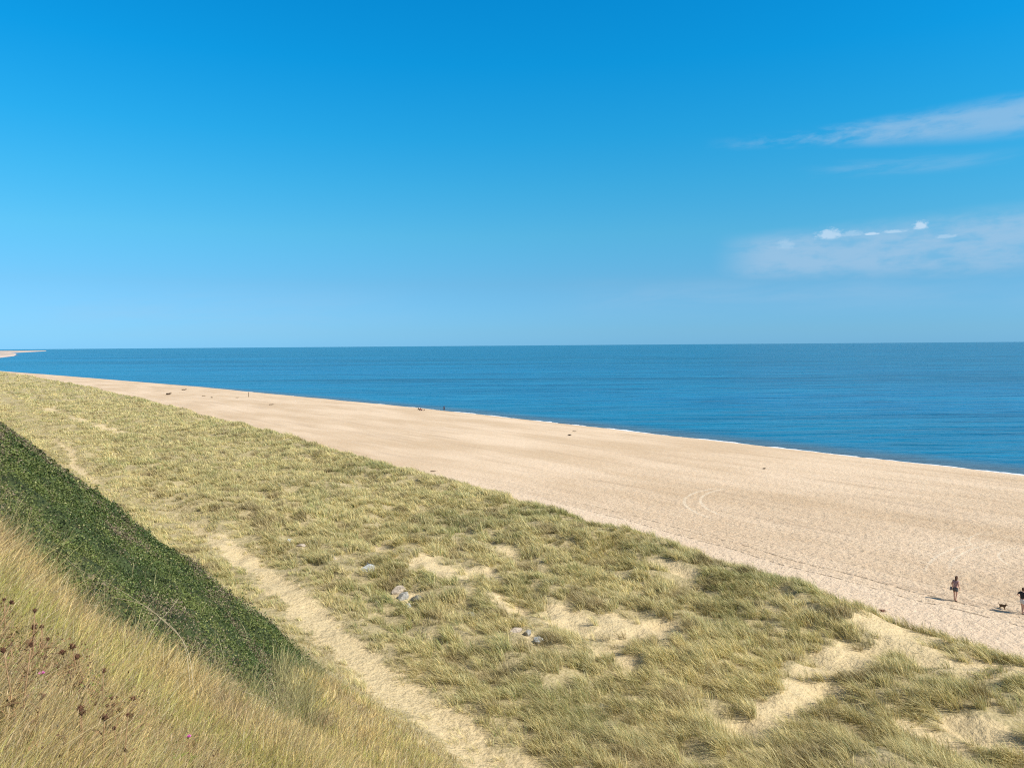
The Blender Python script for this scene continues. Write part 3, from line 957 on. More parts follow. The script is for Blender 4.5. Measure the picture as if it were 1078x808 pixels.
def weeds():
    '''low leafy weeds and dead docks woven through the near grass'''
    n = 9000
    r = 3.4 * (11.0 / 3.4) ** rng.random(n)
    a = rng.uniform(R(-42), R(-8), n)
    x, y = r * np.sin(a), r * np.cos(a)
    u, v = to_uv(x, y)
    m = fbm(x / 0.55 + 3, y / 0.55, 2)
    corner = np.exp(-((x + 3.0) / 0.9) ** 2 - ((y - 4.6) / 1.3) ** 2)
    ok = (rng.random(n) < sstep(m + 1.3 * corner, 0.15, 0.7) * 0.9) & (bramble(u, v) < .3)
    x, y, u, v, m, corner = (q[ok] for q in (x, y, u, v, m, corner))
    k = len(x)
    z = terrain(x, y, False)
    kind = rng.random(k) + 0.25 * perlin(x / .5 + 9, y / .5)
    H = rng.uniform(0.18, 0.42, k) + 0.15 * corner
    lean = rng.normal(0, 0.22, (k, 2))
    cs = np.where((kind < .55)[:, None], np.array([[0.17, 0.085, 0.045]]), np.array([[0.28, 0.27, 0.08]]))
    st = blades('weed_stems', np.stack([x, y, z], -1), H, np.full(k, .005), lean, cs)
    link_mesh('weed_stems', st, None, kind='stuff', label='brown stalks of the weeds among the near grass')
    per = 16
    I = np.repeat(np.arange(k), per)
    t = rng.uniform(.35, 1.02, len(I))
    P = np.stack([x[I] + lean[I, 0] * H[I] * t ** 1.7, y[I] + lean[I, 1] * H[I] * t ** 1.7, z[I] + H[I] * t * .95], -1) + rng.normal(0, .018, (len(I), 3))
    N = rng.standard_normal((len(I), 3)) + np.array([0, 0, .5])
    N /= np.linalg.norm(N, axis=1)[:, None]
    S = rng.uniform(.010, .024, len(I))
    brown = np.array([0.13, 0.065, 0.035])
    green = np.array([0.22, 0.27, 0.06])
    yel = np.array([0.50, 0.42, 0.09])
    rusty = np.array([0.33, 0.17, 0.08])
    kk = kind[I][:, None]
    c = np.where(kk < .38, brown, np.where(kk < .55, rusty, np.where(kk < .99, green, yel)))
    c = c * rng.uniform(.6, 1.35, (len(I), 1))
    me = leaf_mesh('weed_leaves', P, N, S, c)
    link_mesh('weed_leaves', me, LEAF_MAT, kind='stuff', label='small brown and green leaves of weeds in the near grass')
    print('weeds', k)


marram()
turf()
weeds()
cliff_grass()
thicket()


# ------------------------------------------------------------------ builders for single things
def tube_bm(bm, pts, rad, seg=6, cap=True):
    pts = [Vector(p) for p in pts]
    rings = []
    up = Vector((0.31, 0.17, 0.93)).normalized()
    for i, p in enumerate(pts):
        d = (pts[min(i + 1, len(pts) - 1)] - pts[max(i - 1, 0)]).normalized()
        a = d.cross(up)
        if a.length < 1e-3:
            a = d.cross(Vector((1, 0, 0)))
        a.normalize()
        b = d.cross(a)
        r = rad[i] if isinstance(rad, (list, tuple)) else rad
        rings.append([bm.verts.new(p + (a * math.cos(2 * math.pi * k / seg) + b * math.sin(2 * math.pi * k / seg)) * r) for k in range(seg)])
    for r0, r1 in zip(rings, rings[1:]):
        for k in range(seg):
            bm.faces.new((r0[k], r0[(k + 1) % seg], r1[(k + 1) % seg], r1[k]))
    if cap:
        bm.faces.new(rings[0][::-1])
        bm.faces.new(rings[-1])
    return bm


def ell_bm(bm, c, r, seg=12, rings=8, rot=None, bump=0.0, seed=0):
    st = random.Random(seed)
    ret = bmesh.ops.create_uvsphere(bm, u_segments=seg, v_segments=rings, radius=1.0)
    for vtx in ret['verts']:
        k = 1 + bump * (st.random() - 0.5)
        q = Vector((vtx.co.x * r[0] * k, vtx.co.y * r[1] * k, vtx.co.z * r[2] * k))
        if rot is not None:
            q = rot @ q
        vtx.co = q + Vector(c)
    return bm


def bm_obj(name, bm, mat, parent=None, smooth=True, **kw):
    me = bpy.data.meshes.new(name)
    bmesh.ops.recalc_face_normals(bm, faces=bm.faces)
    bm.to_mesh(me)
    bm.free()
    for p in me.polygons:
        p.use_smooth = smooth
    return link_mesh(name, me, mat, parent, **kw)


def empty(name, loc, rz=0.0, **kw):
    o = bpy.data.objects.new(name, None)
    COL.objects.link(o)
    o.location = loc
    o.rotation_euler = (0, 0, rz)
    tag(o, **kw)
    return o


def gz(u, v):
    x, y = to_xy(u, v)
    return float(terrain(x, y))


def at_uv(u, v, dz=0.0):
    x, y = to_xy(u, v)
    return (x, y, float(terrain(x, y)) + dz)


def skin_bm(bm_out, joints, edges, sub=2):
    """grow one smooth skin over a skeleton; joints = [(x,y,z,r)]"""
    me = bpy.data.meshes.new('skeleton')
    me.from_pydata([j[:3] for j in joints], edges, [])
    o = bpy.data.objects.new('skeleton', me)
    COL.objects.link(o)
    sk = o.modifiers.new('skin', 'SKIN')
    sk.use_smooth_shade = True
    lay = me.skin_vertices[0].data if me.skin_vertices else None
    if lay is None:
        bm = bmesh.new()
        bm.from_mesh(me)
        bm.verts.layers.skin.verify()
        bm.to_mesh(me)
        bm.free()
        lay = me.skin_vertices[0].data
    for i, j in enumerate(joints):
        r = j[3] if isinstance(j[3], tuple) else (j[3], j[3])
        lay[i].radius = r
        lay[i].use_root = (i == 0)
    sb = o.modifiers.new('sub', 'SUBSURF')
    sb.levels = sb.render_levels = sub
    dg = bpy.context.evaluated_depsgraph_get()
    ev = o.evaluated_get(dg)
    m2 = bpy.data.meshes.new_from_object(ev)
    bm_out.from_mesh(m2)
    bpy.data.objects.remove(o)
    bpy.data.meshes.remove(me)
    bpy.data.meshes.remove(m2)
    return bm_out


SKIN = simple('tanned_skin', (0.56, 0.33, 0.24), 0.55, 0.08, 10)
SKIN_D = simple('sun_browned_skin', (0.30, 0.165, 0.11), 0.55, 0.08, 10)
HAIR = simple('brown_hair', (0.10, 0.052, 0.030), 0.6, 0.3, 30)
BLACK = simple('black_cloth', (0.035, 0.033, 0.035), 0.85, 0.2, 12)
CHAR = simple('charcoal_cloth', (0.10, 0.095, 0.10), 0.85, 0.25, 14)
MAUVE = simple('mauve_cloth', (0.36, 0.22, 0.21), 0.85, 0.35, 18)
STRIPE = simple('grey_cloth', (0.22, 0.21, 0.22), 0.85, 0.3, 25)
WHITE = simple('white_cloth', (0.62, 0.60, 0.58), 0.85, 0.1, 12)
NAVY = simple('navy_cloth', (0.02, 0.03, 0.07), 0.85, 0.2, 12)
RED = simple('red_cloth', (0.35, 0.06, 0.05), 0.85, 0.2, 12)
SHOE = simple('brown_leather', (0.07, 0.04, 0.025), 0.6, 0.2, 12)


def head_bm(bm, c, face, tilt=0.0, s=1.0):
    """head with brow, nose, mouth, chin and ears, looking along face (angle in xy)"""
    Rz = Matrix.Rotation(face, 3, 'Z') @ Matrix.Rotation(tilt, 3, 'X')
    c = Vector(c)
    ret = bmesh.ops.create_uvsphere(bm, u_segments=20, v_segments=14, radius=1.0)
    for v_ in ret['verts']:
        p = v_.co.copy()
        w = 1 - 0.22 * max(0, -p.z) * (1 if p.y > -0.2 else 0.6)
        q = Vector((p.x * 0.074 * w, p.y * 0.094 * (1 - .1 * max(0, -p.z)), p.z * 0.112))
        if p.y > 0.5 and abs(p.z) < 0.25 and 0.2 < abs(p.x) < 0.6:
            q.y -= 0.008                                   # eye sockets
        if p.y > 0.6 and -0.75 < p.z < -0.6:
            q.y += 0.006                                   # chin
        v_.co = c + Rz @ (q * s)
    for pos, r in (((0, .098, -.008), (.011, .016, .022)), ((0, .088, -.052), (.026, .010, .008)), ((.076, 0, -.005), (.010, .018, .030)), ((-.076, 0, -.005), (.010, .018, .030))):
        ell_bm(bm, c + Rz @ (Vector(pos) * s), (r[0] * s, r[1] * s, r[2] * s), 8, 6, Rz)
    return Rz


def hand_bm(bm, wrist, direc, palm_side, s=1.0):
    """palm with four curled fingers of unequal length and a thumb off its side"""
    d = Vector(direc).normalized()
    n = Vector(palm_side)
    n = (n - d * n.dot(d)).normalized()
    a = d.cross(n)
    w = Vector(wrist)
    rot = Matrix((a, d, n)).transposed()
    ell_bm(bm, w + d * 0.05 * s, (.040 * s, .055 * s, .017 * s), 10, 8, rot)
    for k, L in zip((-1.5, -.5, .5, 1.5), (.062, .075, .080, .070)):
        p0 = w + d * 0.085 * s + a * k * .019 * s
        p1 = p0 + (d * .9 + n * .25).normalized() * L * .5 * s
        p2 = p1 + (d * .55 + n * .8).normalized() * L * .5 * s
        tube_bm(bm, [w + d * .04 * s + a * k * .015 * s, p0, p1, p2], [.009 * s, .0095 * s, .0085 * s, .006 * s], 6)
    t0 = w + d * .025 * s + a * .032 * s
    t1 = t0 + (a * .8 + d * .6).normalized() * .035 * s
    t2 = t1 + (a * .2 + d + n * .3).normalized() * .030 * s
    tube_bm(bm, [w + d * .02 * s, t0, t1, t2], [.012 * s, .012 * s, .010 * s, .007 * s], 6)


def person(root, J, face, skin, tops, hair_len=0.0, hair=HAIR, head_tilt=0.0):
    """J: joint positions in the figure's own frame. tops: list of (name, joints, edges, material)"""
    bm = bmesh.new()
    keys = ['pelvis', 'waist', 'chest', 'neck', 'skull', 'hipL', 'kneeL', 'ankL', 'toeL', 'hipR', 'kneeR', 'ankR', 'toeR',
            'shL', 'elL', 'wrL', 'shR', 'elR', 'wrR']
    rad = dict(pelvis=.135, waist=.115, chest=.130, neck=.052, skull=.055, hipL=.088, kneeL=.056, ankL=.036, toeL=.032, hipR=.088, kneeR=.056, ankR=.036,
               toeR=.032, shL=.055, elL=.038, wrL=.026, shR=.055, elR=.038, wrR=.026)
    E = [('pelvis', 'waist'), ('waist', 'chest'), ('chest', 'neck'), ('neck', 'skull'), ('pelvis', 'hipL'), ('hipL', 'kneeL'), ('kneeL', 'ankL'), ('ankL', 'toeL'),
         ('pelvis', 'hipR'), ('hipR', 'kneeR'), ('kneeR', 'ankR'), ('ankR', 'toeR'), ('chest', 'shL'), ('shL', 'elL'), ('elL', 'wrL'), ('chest', 'shR'), ('shR', 'elR'), ('elR', 'wrR')]
    ix = {k: i for i, k in enumerate(keys)}
    skin_bm(bm, [(*J[k], rad[k]) for k in keys], [(ix[a], ix[b]) for a, b in E])
    skull = Vector(J['skull'])
    hc = skull + Vector((0, 0, 0.075))
    Rz = head_bm(bm, hc, face, head_tilt)
    for s_ in ('L', 'R'):
        d = Vector(J['wr' + s_]) - Vector(J['el' + s_])
        inward = Vector((-J['wr' + s_][0], -J['wr' + s_][1], 0.01))
        hand_bm(bm, J['wr' + s_], d, inward)
    bm_obj('body', bm, skin, root)
    for name, jj, ee, mat in tops:
        b2 = bmesh.new()
        skin_bm(b2, jj, ee)
        bm_obj(name, b2, mat, root)
    b3 = bmesh.new()
    ret = bmesh.ops.create_uvsphere(b3, u_segments=18, v_segments=12, radius=1.0)
    kill = []
    for v_ in ret['verts']:
        p = v_.co.copy()
        if p.y > 0.35 and p.z < 0.45:
            p.y = 0.35
        q = Vector((p.x * .086, p.y * .106 - .010, p.z * .122 + .012))
        if hair_len and p.z < 0 and p.y < 0.3:
            q.z += p.z * hair_len
            q.y += p.z * 0.02
        v_.co = hc + Rz @ q
    bm_obj('hair', b3, hair, root)


def limb(a, b, t):
    return tuple(a[i] + (b[i] - a[i]) * t for i in range(3))


def shirt(J, sleeve=0.6, grow=.018, low=0.0):
    jj = [(*limb(J['pelvis'], J['waist'], 0.2 - low), .145 + grow), (*J['waist'], .118 + grow), (*J['chest'], .135 + grow), (*limb(J['chest'], J['neck'], .55), .075 + grow),
          (*J['shL'], .060 + grow), (*limb(J['shL'], J['elL'], sleeve), .048 + grow), (*J['shR'], .060 + grow), (*limb(J['shR'], J['elR'], sleeve), .048 + grow)]
    return jj, [(0, 1), (1, 2), (2, 3), (2, 4), (4, 5), (2, 6), (6, 7)]


def shorts(J, k=0.7, grow=.02):
    jj = [(*J['pelvis'], .14 + grow), (*limb(J['pelvis'], J['waist'], .6), .12 + grow), (*J['hipL'], .095 + grow), (*limb(J['hipL'], J['kneeL'], k), .075 + grow),
          (*J['hipR'], .095 + grow), (*limb(J['hipR'], J['kneeR'], k), .075 + grow)]
    return jj, [(0, 1), (0, 2), (2, 3), (0, 4), (4, 5)]


def shoes(J, root, mat):
    for s_ in ('L', 'R'):
        a, t = Vector(J['ank' + s_]), Vector(J['toe' + s_])
        b = bmesh.new()
        d = (t - a)
        d.z = 0
        d.normalize()
        skin_bm(b, [(*(a - d * .03 + Vector((0, 0, -.02))), .047), (*(a + d * .06 + Vector((0, 0, -.035))), .046), (*(a + d * .15 + Vector((0, 0, -.045))), .036)], [(0, 1), (1, 2)])
        bm_obj('shoe', b, mat, root)


def standing(stride=0.12, armL=((-.24, 0, 1.10), (-.25, .06, .87)), armR=((.24, 0, 1.10), (.26, .05, .87)), bend=0.0):
    return dict(pelvis=(0, 0, .90), waist=(0, .01 + bend * .3, 1.06), chest=(0, .02 + bend, 1.25), neck=(0, .03 + bend * 1.5, 1.40), skull=(0, .05 + bend * 1.8, 1.475),
                hipL=(-.095, 0, .83), kneeL=(-.10, stride * .6 + .02, .47), ankL=(-.10, stride, .08), toeL=(-.115, stride + .15, .035),
                hipR=(.095, 0, .83), kneeR=(.10, -stride * .3 + .03, .47), ankR=(.10, -stride, .085), toeR=(.115, -stride + .15, .035),
                shL=(-.175, .01 + bend, 1.33), elL=armL[0], wrL=armL[1], shR=(.175, .01 + bend, 1.33), elR=armR[0], wrR=armR[1])


def build_people():
    # walker near the dune foot, half turned away, looking down
    r = empty('person', at_uv(53.7, 20.3), R(-62), label='person with long brown hair, mauve vest and charcoal shorts walking on the sand', cat='person')
    J = standing(0.10, armL=((-.245, .02, 1.09), (-.235, .10, .87)), armR=((.235, -.02, 1.09), (.245, .08, .88)), bend=.03)
    t1 = shirt(J, .12, .012, .3)
    t2 = shorts(J, .62, .03)
    person(r, J, R(10), SKIN, [('vest', *t1, MAUVE), ('shorts', *t2, CHAR)], hair_len=0.16, head_tilt=R(-12))
    shoes(J, r, SHOE)
    b = bmesh.new()
    bx = [(-.33, -.02, .95), (-.33, -.02, .62)]
    skin_bm(b, [(-.25, -.06, .93, (.05, .09)), (-.25, -.06, .80, (.06, .12)), (-.25, -.06, .66, (.06, .12))], [(0, 1), (1, 2)])
    bag = bm_obj('cloth_bag', b, STRIPE)
    tag(bag, 'grey cloth bag hanging at the side of the walking person', 'bag')
    b = bmesh.new()
    tube_bm(b, [(-.25, -.12, .93), (-.22, -.10, 1.15), (-.13, -.02, 1.42), (-.22, .06, 1.15), (-.25, .02, .93)], .010, 6)
    bm_obj('strap', b, STRIPE, bag)
    bag.matrix_world = Matrix.Translation(r.location) @ Matrix.Rotation(R(-62), 4, 'Z')
    # the one at the frame's edge
    r = empty('person', at_uv(54.3, 16.62), R(-75), label='person in black top and white shorts, hand on hip, beside a small dog', cat='person')
    J = standing(0.12, armL=((-.36, -.03, 1.14), (-.20, .09, .98)), armR=((.25, -.03, 1.10), (.26, .06, .87)))
    person(r, J, 0, SKIN, [('shirt', *shirt(J, .75, .02), BLACK), ('shorts', *shorts(J, .6), WHITE)])
    shoes(J, r, BLACK)
    # figure standing at the water's edge
    r = empty('person', at_uv(float(u_shore(199.0)) - 0.6, 199.0), R(30), label='distant person in dark clothes standing at the water line', cat='person')
    J = standing(0.05)
    person(r, J, 0, SKIN_D, [('shirt', *shirt(J, .8), NAVY), ('trousers', *shorts(J, 1.6, .012), BLACK)])
    # two people sitting on the sand with their things
    def seated(u, v, rz, label, top, bot, lean):
        r = empty('person', at_uv(u, v), rz, label=label, cat='person', group='people sitting together on the open beach')
        J = dict(pelvis=(0, 0, .13), waist=(0, -lean * .35, .28), chest=(0, -lean, .46), neck=(0, -lean * 1.1, .62), skull=(0, -lean * 1.0, .69),
                 hipL=(-.10, .06, .13), kneeL=(-.13, .46, .45), ankL=(-.12, .78, .09), toeL=(-.12, .92, .05),
                 hipR=(.10, .06, .13), kneeR=(.13, .50, .38), ankR=(.12, .86, .09), toeR=(.13, 1.0, .05),
                 shL=(-.175, -lean, .54), elL=(-.27, -lean - .1, .30), wrL=(-.29, -lean - .2, .08), shR=(.175, -lean, .54), elR=(.25, -lean + .15, .35), wrR=(.18, -lean + .42, .38))
        person(r, J, 0, SKIN_D, [('top', *shirt(J, .5), top), ('shorts', *shorts(J, .7), bot)])
        return r
    seated(113.6, 183.6, R(-35), 'person in black sitting on the beach at the left of the seated pair', BLACK, CHAR, .22)
    seated(113.1, 181.9, R(-55), 'person in a red top sitting on the beach at the right of the seated pair', RED, NAVY, .08)
    b = bmesh.new()
    skin_bm(b, [(0, 0, .14, (.20, .16)), (.02, .01, .34, (.13, .11)), (.02, 0, .46, (.06, .06))], [(0, 1), (1, 2)])
    bg_ = bm_obj('beach_bag', b, SHOE)
    bg_.location = at_uv(113.4, 180.6)
    tag(bg_, 'brown beach bag standing on the sand beside the seated pair', 'bag')
    b = bmesh.new()
    tube_bm(b, [(-.08, 0, .44), (-.06, 0, .58), (.02, 0, .64), (.10, 0, .58), (.12, 0, .44)], .012, 6)
    bm_obj('handle', b, SHOE, bg_)


def build_dog():
    r = empty('dog', at_uv(54.35, 17.75), R(-150), label='small dark brown dog standing on the sand beside the person in white shorts', cat='dog')
    FUR = simple('brown_fur', (0.16, 0.095, 0.05), 0.85, 0.45, 25)
    b = bmesh.new()
    # forward is +Y
    J = [(0, -.14, .27, .090), (0, .0, .265, .098), (0, .14, .27, .108), (0, .23, .34, .055), (0, .27, .41, .058), (0, .34, .395, .032), (0, .385, .385, .022),
         (-.06, .15, .20, .036), (-.062, .14, .11, .022), (-.062, .16, .02, .020), (.06, .15, .20, .036), (.062, .17, .11, .022), (.062, .20, .02, .020),
         (-.06, -.14, .20, .046), (-.062, -.10, .14, .028), (-.062, -.19, .085, .018), (-.062, -.165, .02, .019),
         (.06, -.14, .20, .046), (.062, -.12, .14, .028), (.062, -.21, .085, .018), (.062, -.185, .02, .019),
         (0, -.22, .31, .022), (0, -.29, .38, .016), (0, -.31, .46, .010)]
    E_ = [(1, 0), (1, 2), (2, 3), (3, 4), (4, 5), (5, 6), (2, 7), (7, 8), (8, 9), (2, 10), (10, 11), (11, 12), (0, 13), (13, 14), (14, 15), (15, 16), (0, 17), (17, 18), (18, 19), (19, 20),
          (0, 21), (21, 22), (22, 23)]
    order = [1, 0] + list(range(2, len(J)))
    mp = {o: i for i, o in enumerate(order)}
    skin_bm(b, [J[o] for o in order], [(mp[a], mp[c]) for a, c in E_])
    for sx in (-1, 1):
        tube_bm(b, [(sx * .035, .255, .445), (sx * .045, .25, .49), (sx * .05, .255, .525)], [.024, .018, .004], 6)
        ell_bm(b, (sx * .062, .19 if sx < 0 else .225, .015), (.022, .034, .015), 8, 6)
        ell_bm(b, (sx * .062, -.15 if sx < 0 else -.17, .015), (.022, .034, .015), 8, 6)
    bm_obj('body', b, FUR, r)
    r.scale = (.85, .85, .85)


# ------------------------------------------------------------------ stones, driftwood and other beach finds
def stone_bm(size, seed, flat=0.5, facets=4):
    b = bmesh.new()
    bmesh.ops.create_icosphere(b, subdivisions=facets, radius=1.0)
    st = random.Random(seed)
    cuts = []
    for k in range(13):
        n = Vector((st.uniform(-1, 1), st.uniform(-1, 1), st.uniform(-.5, 1))).normalized()
        cuts.append((n, st.uniform(.38, .72)))
    for v_ in b.verts:
        p = v_.co.copy()
        for n, d in cuts:
            t = p.dot(n) - d
            if t > 0:
                p -= n * t
        p *= 1.25 + st.uniform(-.02, .02)
        v_.co = Vector((p.x * size[0], p.y * size[1], p.z * size[2]))
    return b


def build_stones():
    PALE = simple('pale_concrete', (0.40, 0.42, 0.42), 0.9, 0.45, 7)
    GREYM = simple('weathered_concrete', (0.30, 0.285, 0.25), 0.9, 0.4, 7)
    DARK = simple('mossy_concrete', (0.15, 0.145, 0.12), 0.95, 0.4, 5)
    WARM = simple('sandy_concrete', (0.42, 0.35, 0.27), 0.9, 0.4, 7)
    G = 'lumps of old concrete half buried along the dune path'
    L = [  # u, v, size, dz, rz, material, label
        (25.7, 48.8, (.72, .50, .30), .22, 20, PALE, 'large pale concrete slab lying in the marram grass right of the path'),
        (26.2, 49.9, (.34, .25, .22), .15, 70, DARK, 'small dark lump of concrete tucked against the large pale slab'),
        (25.2, 62.3, (.60, .34, .26), .26, 40, PALE, 'long whitish slab farthest up the line of concrete lumps'),
        (25.9, 60.9, (.45, .26, .24), .20, 10, GREYM, 'grey angular lump just below the farthest whitish slab'),
        (24.9, 58.9, (.42, .22, .2), .18, 10, WARM, 'thin sandy coloured lump between the farthest slab and the pale slab'),
        (25.2, 53.6, (.55, .30, .22), .22, -20, WARM, 'sandy coloured flat lump a few metres above the large pale slab'),
        (25.3, 43.6, (.50, .38, .28), .24, 35, WARM, 'top lump of the broken heap below the large pale slab'),
        (25.0, 42.5, (.44, .34, .30), .24, 75, GREYM, 'grey middle lump of the broken heap below the large pale slab'),
        (25.3, 41.6, (.52, .30, .28), .22, 15, DARK, 'dark mossy lump of the broken heap below the large pale slab'),
        (24.5, 41.3, (.30, .24, .22), .18, 15, PALE, 'small pale fragment at the bottom of the broken heap'),
        (26.4, 37.1, (.45, .30, .28), .22, 0, DARK, 'dark lump alone between the broken heap and the sand hollow'),
        (26.9, 33.4, (.42, .28, .22), .22, 30, WARM, 'sandy lump beside the left end of the sand hollow'),
        (26.9, 32.2, (.46, .26, .24), .24, 80, GREYM, 'blue grey lump below the left end of the sand hollow'),
        (26.5, 30.9, (.36, .24, .20), .22, 10, PALE, 'pale grey block in the lower line of grass past the sand hollow'),
        (25.6, 29.4, (.34, .20, .18), .20, 50, GREYM, 'low grey block half hidden in dark grass, last but one of the line'),
        (24.6, 24.1, (.30, .18, .10), .34, 0, PALE, 'small flat whitish plate lying alone in the grass near the bottom'),
    ]
    for i, (u, v, sz, dz, rz, mat, lab) in enumerate(L):
        b = stone_bm(sz, 40 + i)
        o = bm_obj('concrete_lump', b, mat, None, smooth=False, label=lab, cat='rock', group=G)
        o.location = at_uv(u, v, dz - .14)
        o.rotation_euler = (R(8 * math.sin(i * 2.1)), R(9 * math.cos(i * 1.3)), R(rz))


def build_drift():
    WOOD = simple('dark_driftwood', (0.10, 0.065, 0.04), 0.9, 0.4, 6)
    WEED = simple('dried_seaweed', (0.055, 0.040, 0.028), 0.95, 0.4, 6)
    TAN = simple('bleached_driftwood', (0.24, 0.18, 0.12), 0.9, 0.4, 6)
    L = [('driftwood', 75.7, 294.9, 2.1, 2, WOOD, 'largest dark driftwood log high on the far beach'),
         ('driftwood', 89.7, 326.2, 2.6, 1, WOOD, 'long thin driftwood branch closest to the far waterline'),
         ('driftwood', 83.0, 277.9, 1.4, 1, TAN, 'pale short driftwood beside the seaweed clump on the far beach'),
         ('seaweed', 82.9, 268.9, .9, 3, WEED, 'compact dark seaweed clump in the middle of the far beach'),
         ('driftwood', 89.5, 262.4, 1.2, 1, TAN, 'pale driftwood stick lying near the upright post'),
         ('driftwood', 85.8, 221.9, 1.5, 1, WOOD, 'dark driftwood stick in front of the upright post'),
         ('seaweed', 100.8, 107.8, .8, 3, WEED, 'dark seaweed clump on the bare middle beach'),
         ('driftwood', 107.8, 113.8, .9, 1, TAN, 'short pale stick a little seaward of the lone seaweed clump'),
         ('driftwood', 55.6, 86.5, .8, 1, WOOD, 'small dark driftwood near the dune edge below the seated pair'),
         ('seaweed', 93.0, 60.0, .5, 3, WEED, 'thin brown seaweed streak above the wheel marks'),
         ('seaweed', 47.8, 22.3, .45, 3, simple('dead_stalks', (0.28, 0.14, 0.09), .9, .3, 9), 'small reddish dead plant clump where the sand meets the dune')]
    for i, (nm, u, v, s_, kind, mat, lab) in enumerate(L):
        st = random.Random(90 + i)
        b = bmesh.new()
        if kind in (1, 2):
            r0 = 0.07 * s_ if kind == 1 else .14 * s_
            pts = [(-.5 * s_, 0, r0), (-.2 * s_, .06 * s_, r0 * 1.4), (.15 * s_, -.03 * s_, r0 * 1.2), (.5 * s_, .08 * s_, r0 * 2.2)]
            tube_bm(b, pts, [r0, r0 * .95, r0 * .8, r0 * .4], 8)
            tube_bm(b, [(-.05 * s_, 0, r0), (.12 * s_, .16 * s_, r0 * 2.6), (.2 * s_, .28 * s_, r0 * 3.2)], [r0 * .6, r0 * .4, r0 * .15], 6)
            tube_bm(b, [(-.3 * s_, 0, r0), (-.42 * s_, -.12 * s_, r0 * 2.4)], [r0 * .5, r0 * .15], 6)
        else:
            for k in range(26):
                a = st.uniform(0, 6.28)
                L_ = s_ * st.uniform(.25, .55)
                p0 = Vector((st.uniform(-.25, .25) * s_, st.uniform(-.12, .12) * s_, .03))
                p1 = p0 + Vector((math.cos(a) * L_ * .5, math.sin(a) * L_ * .3, st.uniform(.08, .3) * s_))
                p2 = p0 + Vector((math.cos(a) * L_, math.sin(a) * L_ * .6, .02))
                tube_bm(b, [p0, p1, p2], [.03 * s_, .035 * s_, .012 * s_], 5)
        o = bm_obj(nm, b, mat, None, label=lab, cat=nm)
        o.location = at_uv(u, v)
        o.rotation_euler = (0, 0, st.uniform(-.5, .5))
    b = bmesh.new()
    tube_bm(b, [(0, 0, -.4), (.01, 0, .6), (.03, .01, 1.55), (.05, .02, 1.7)], [.11, .10, .085, .05], 8)
    o = bm_obj('wooden_post', b, WOOD, None, label='weathered wooden post standing upright on the far beach', cat='post')
    o.location = at_uv(94.8, 266.4)


# ------------------------------------------------------------------ plants at the camera's feet
STEM_M = simple('dry_brown_stem', (0.30, 0.19, 0.10), 0.8, 0.3, 40)
PALE_M = simple('bleached_stem', (0.50, 0.42, 0.27), 0.8, 0.2, 30)
HEAD_M = simple('brown_seed_head', (0.105, 0.050, 0.028), 0.9, 0.5, 60)
PINK_M = simple('pink_petals', (0.75, 0.14, 0.55), 0.7, 0.25, 60)
GLEAF_M = simple('dull_green_leaf', (0.20, 0.24, 0.05), 0.8, 0.35, 30)


def seed_head_bm(c, r, st, spikes=34, up=Vector((0, 0, 1))):
    b = bmesh.new()
    ell_bm(b, c, (r * .62, r * .62, r * .72), 10, 8, None, 0.25, st.randint(0, 999))
    c = Vector(c)
    for k in range(spikes):
        d = Vector((st.gauss(0, 1), st.gauss(0, 1), st.gauss(.4, .8))).normalized()
        tube_bm(b, [c + d * r * .4, c + d * r * st.uniform(.95, 1.3)], [r * .13, r * .03], 4)
    return b


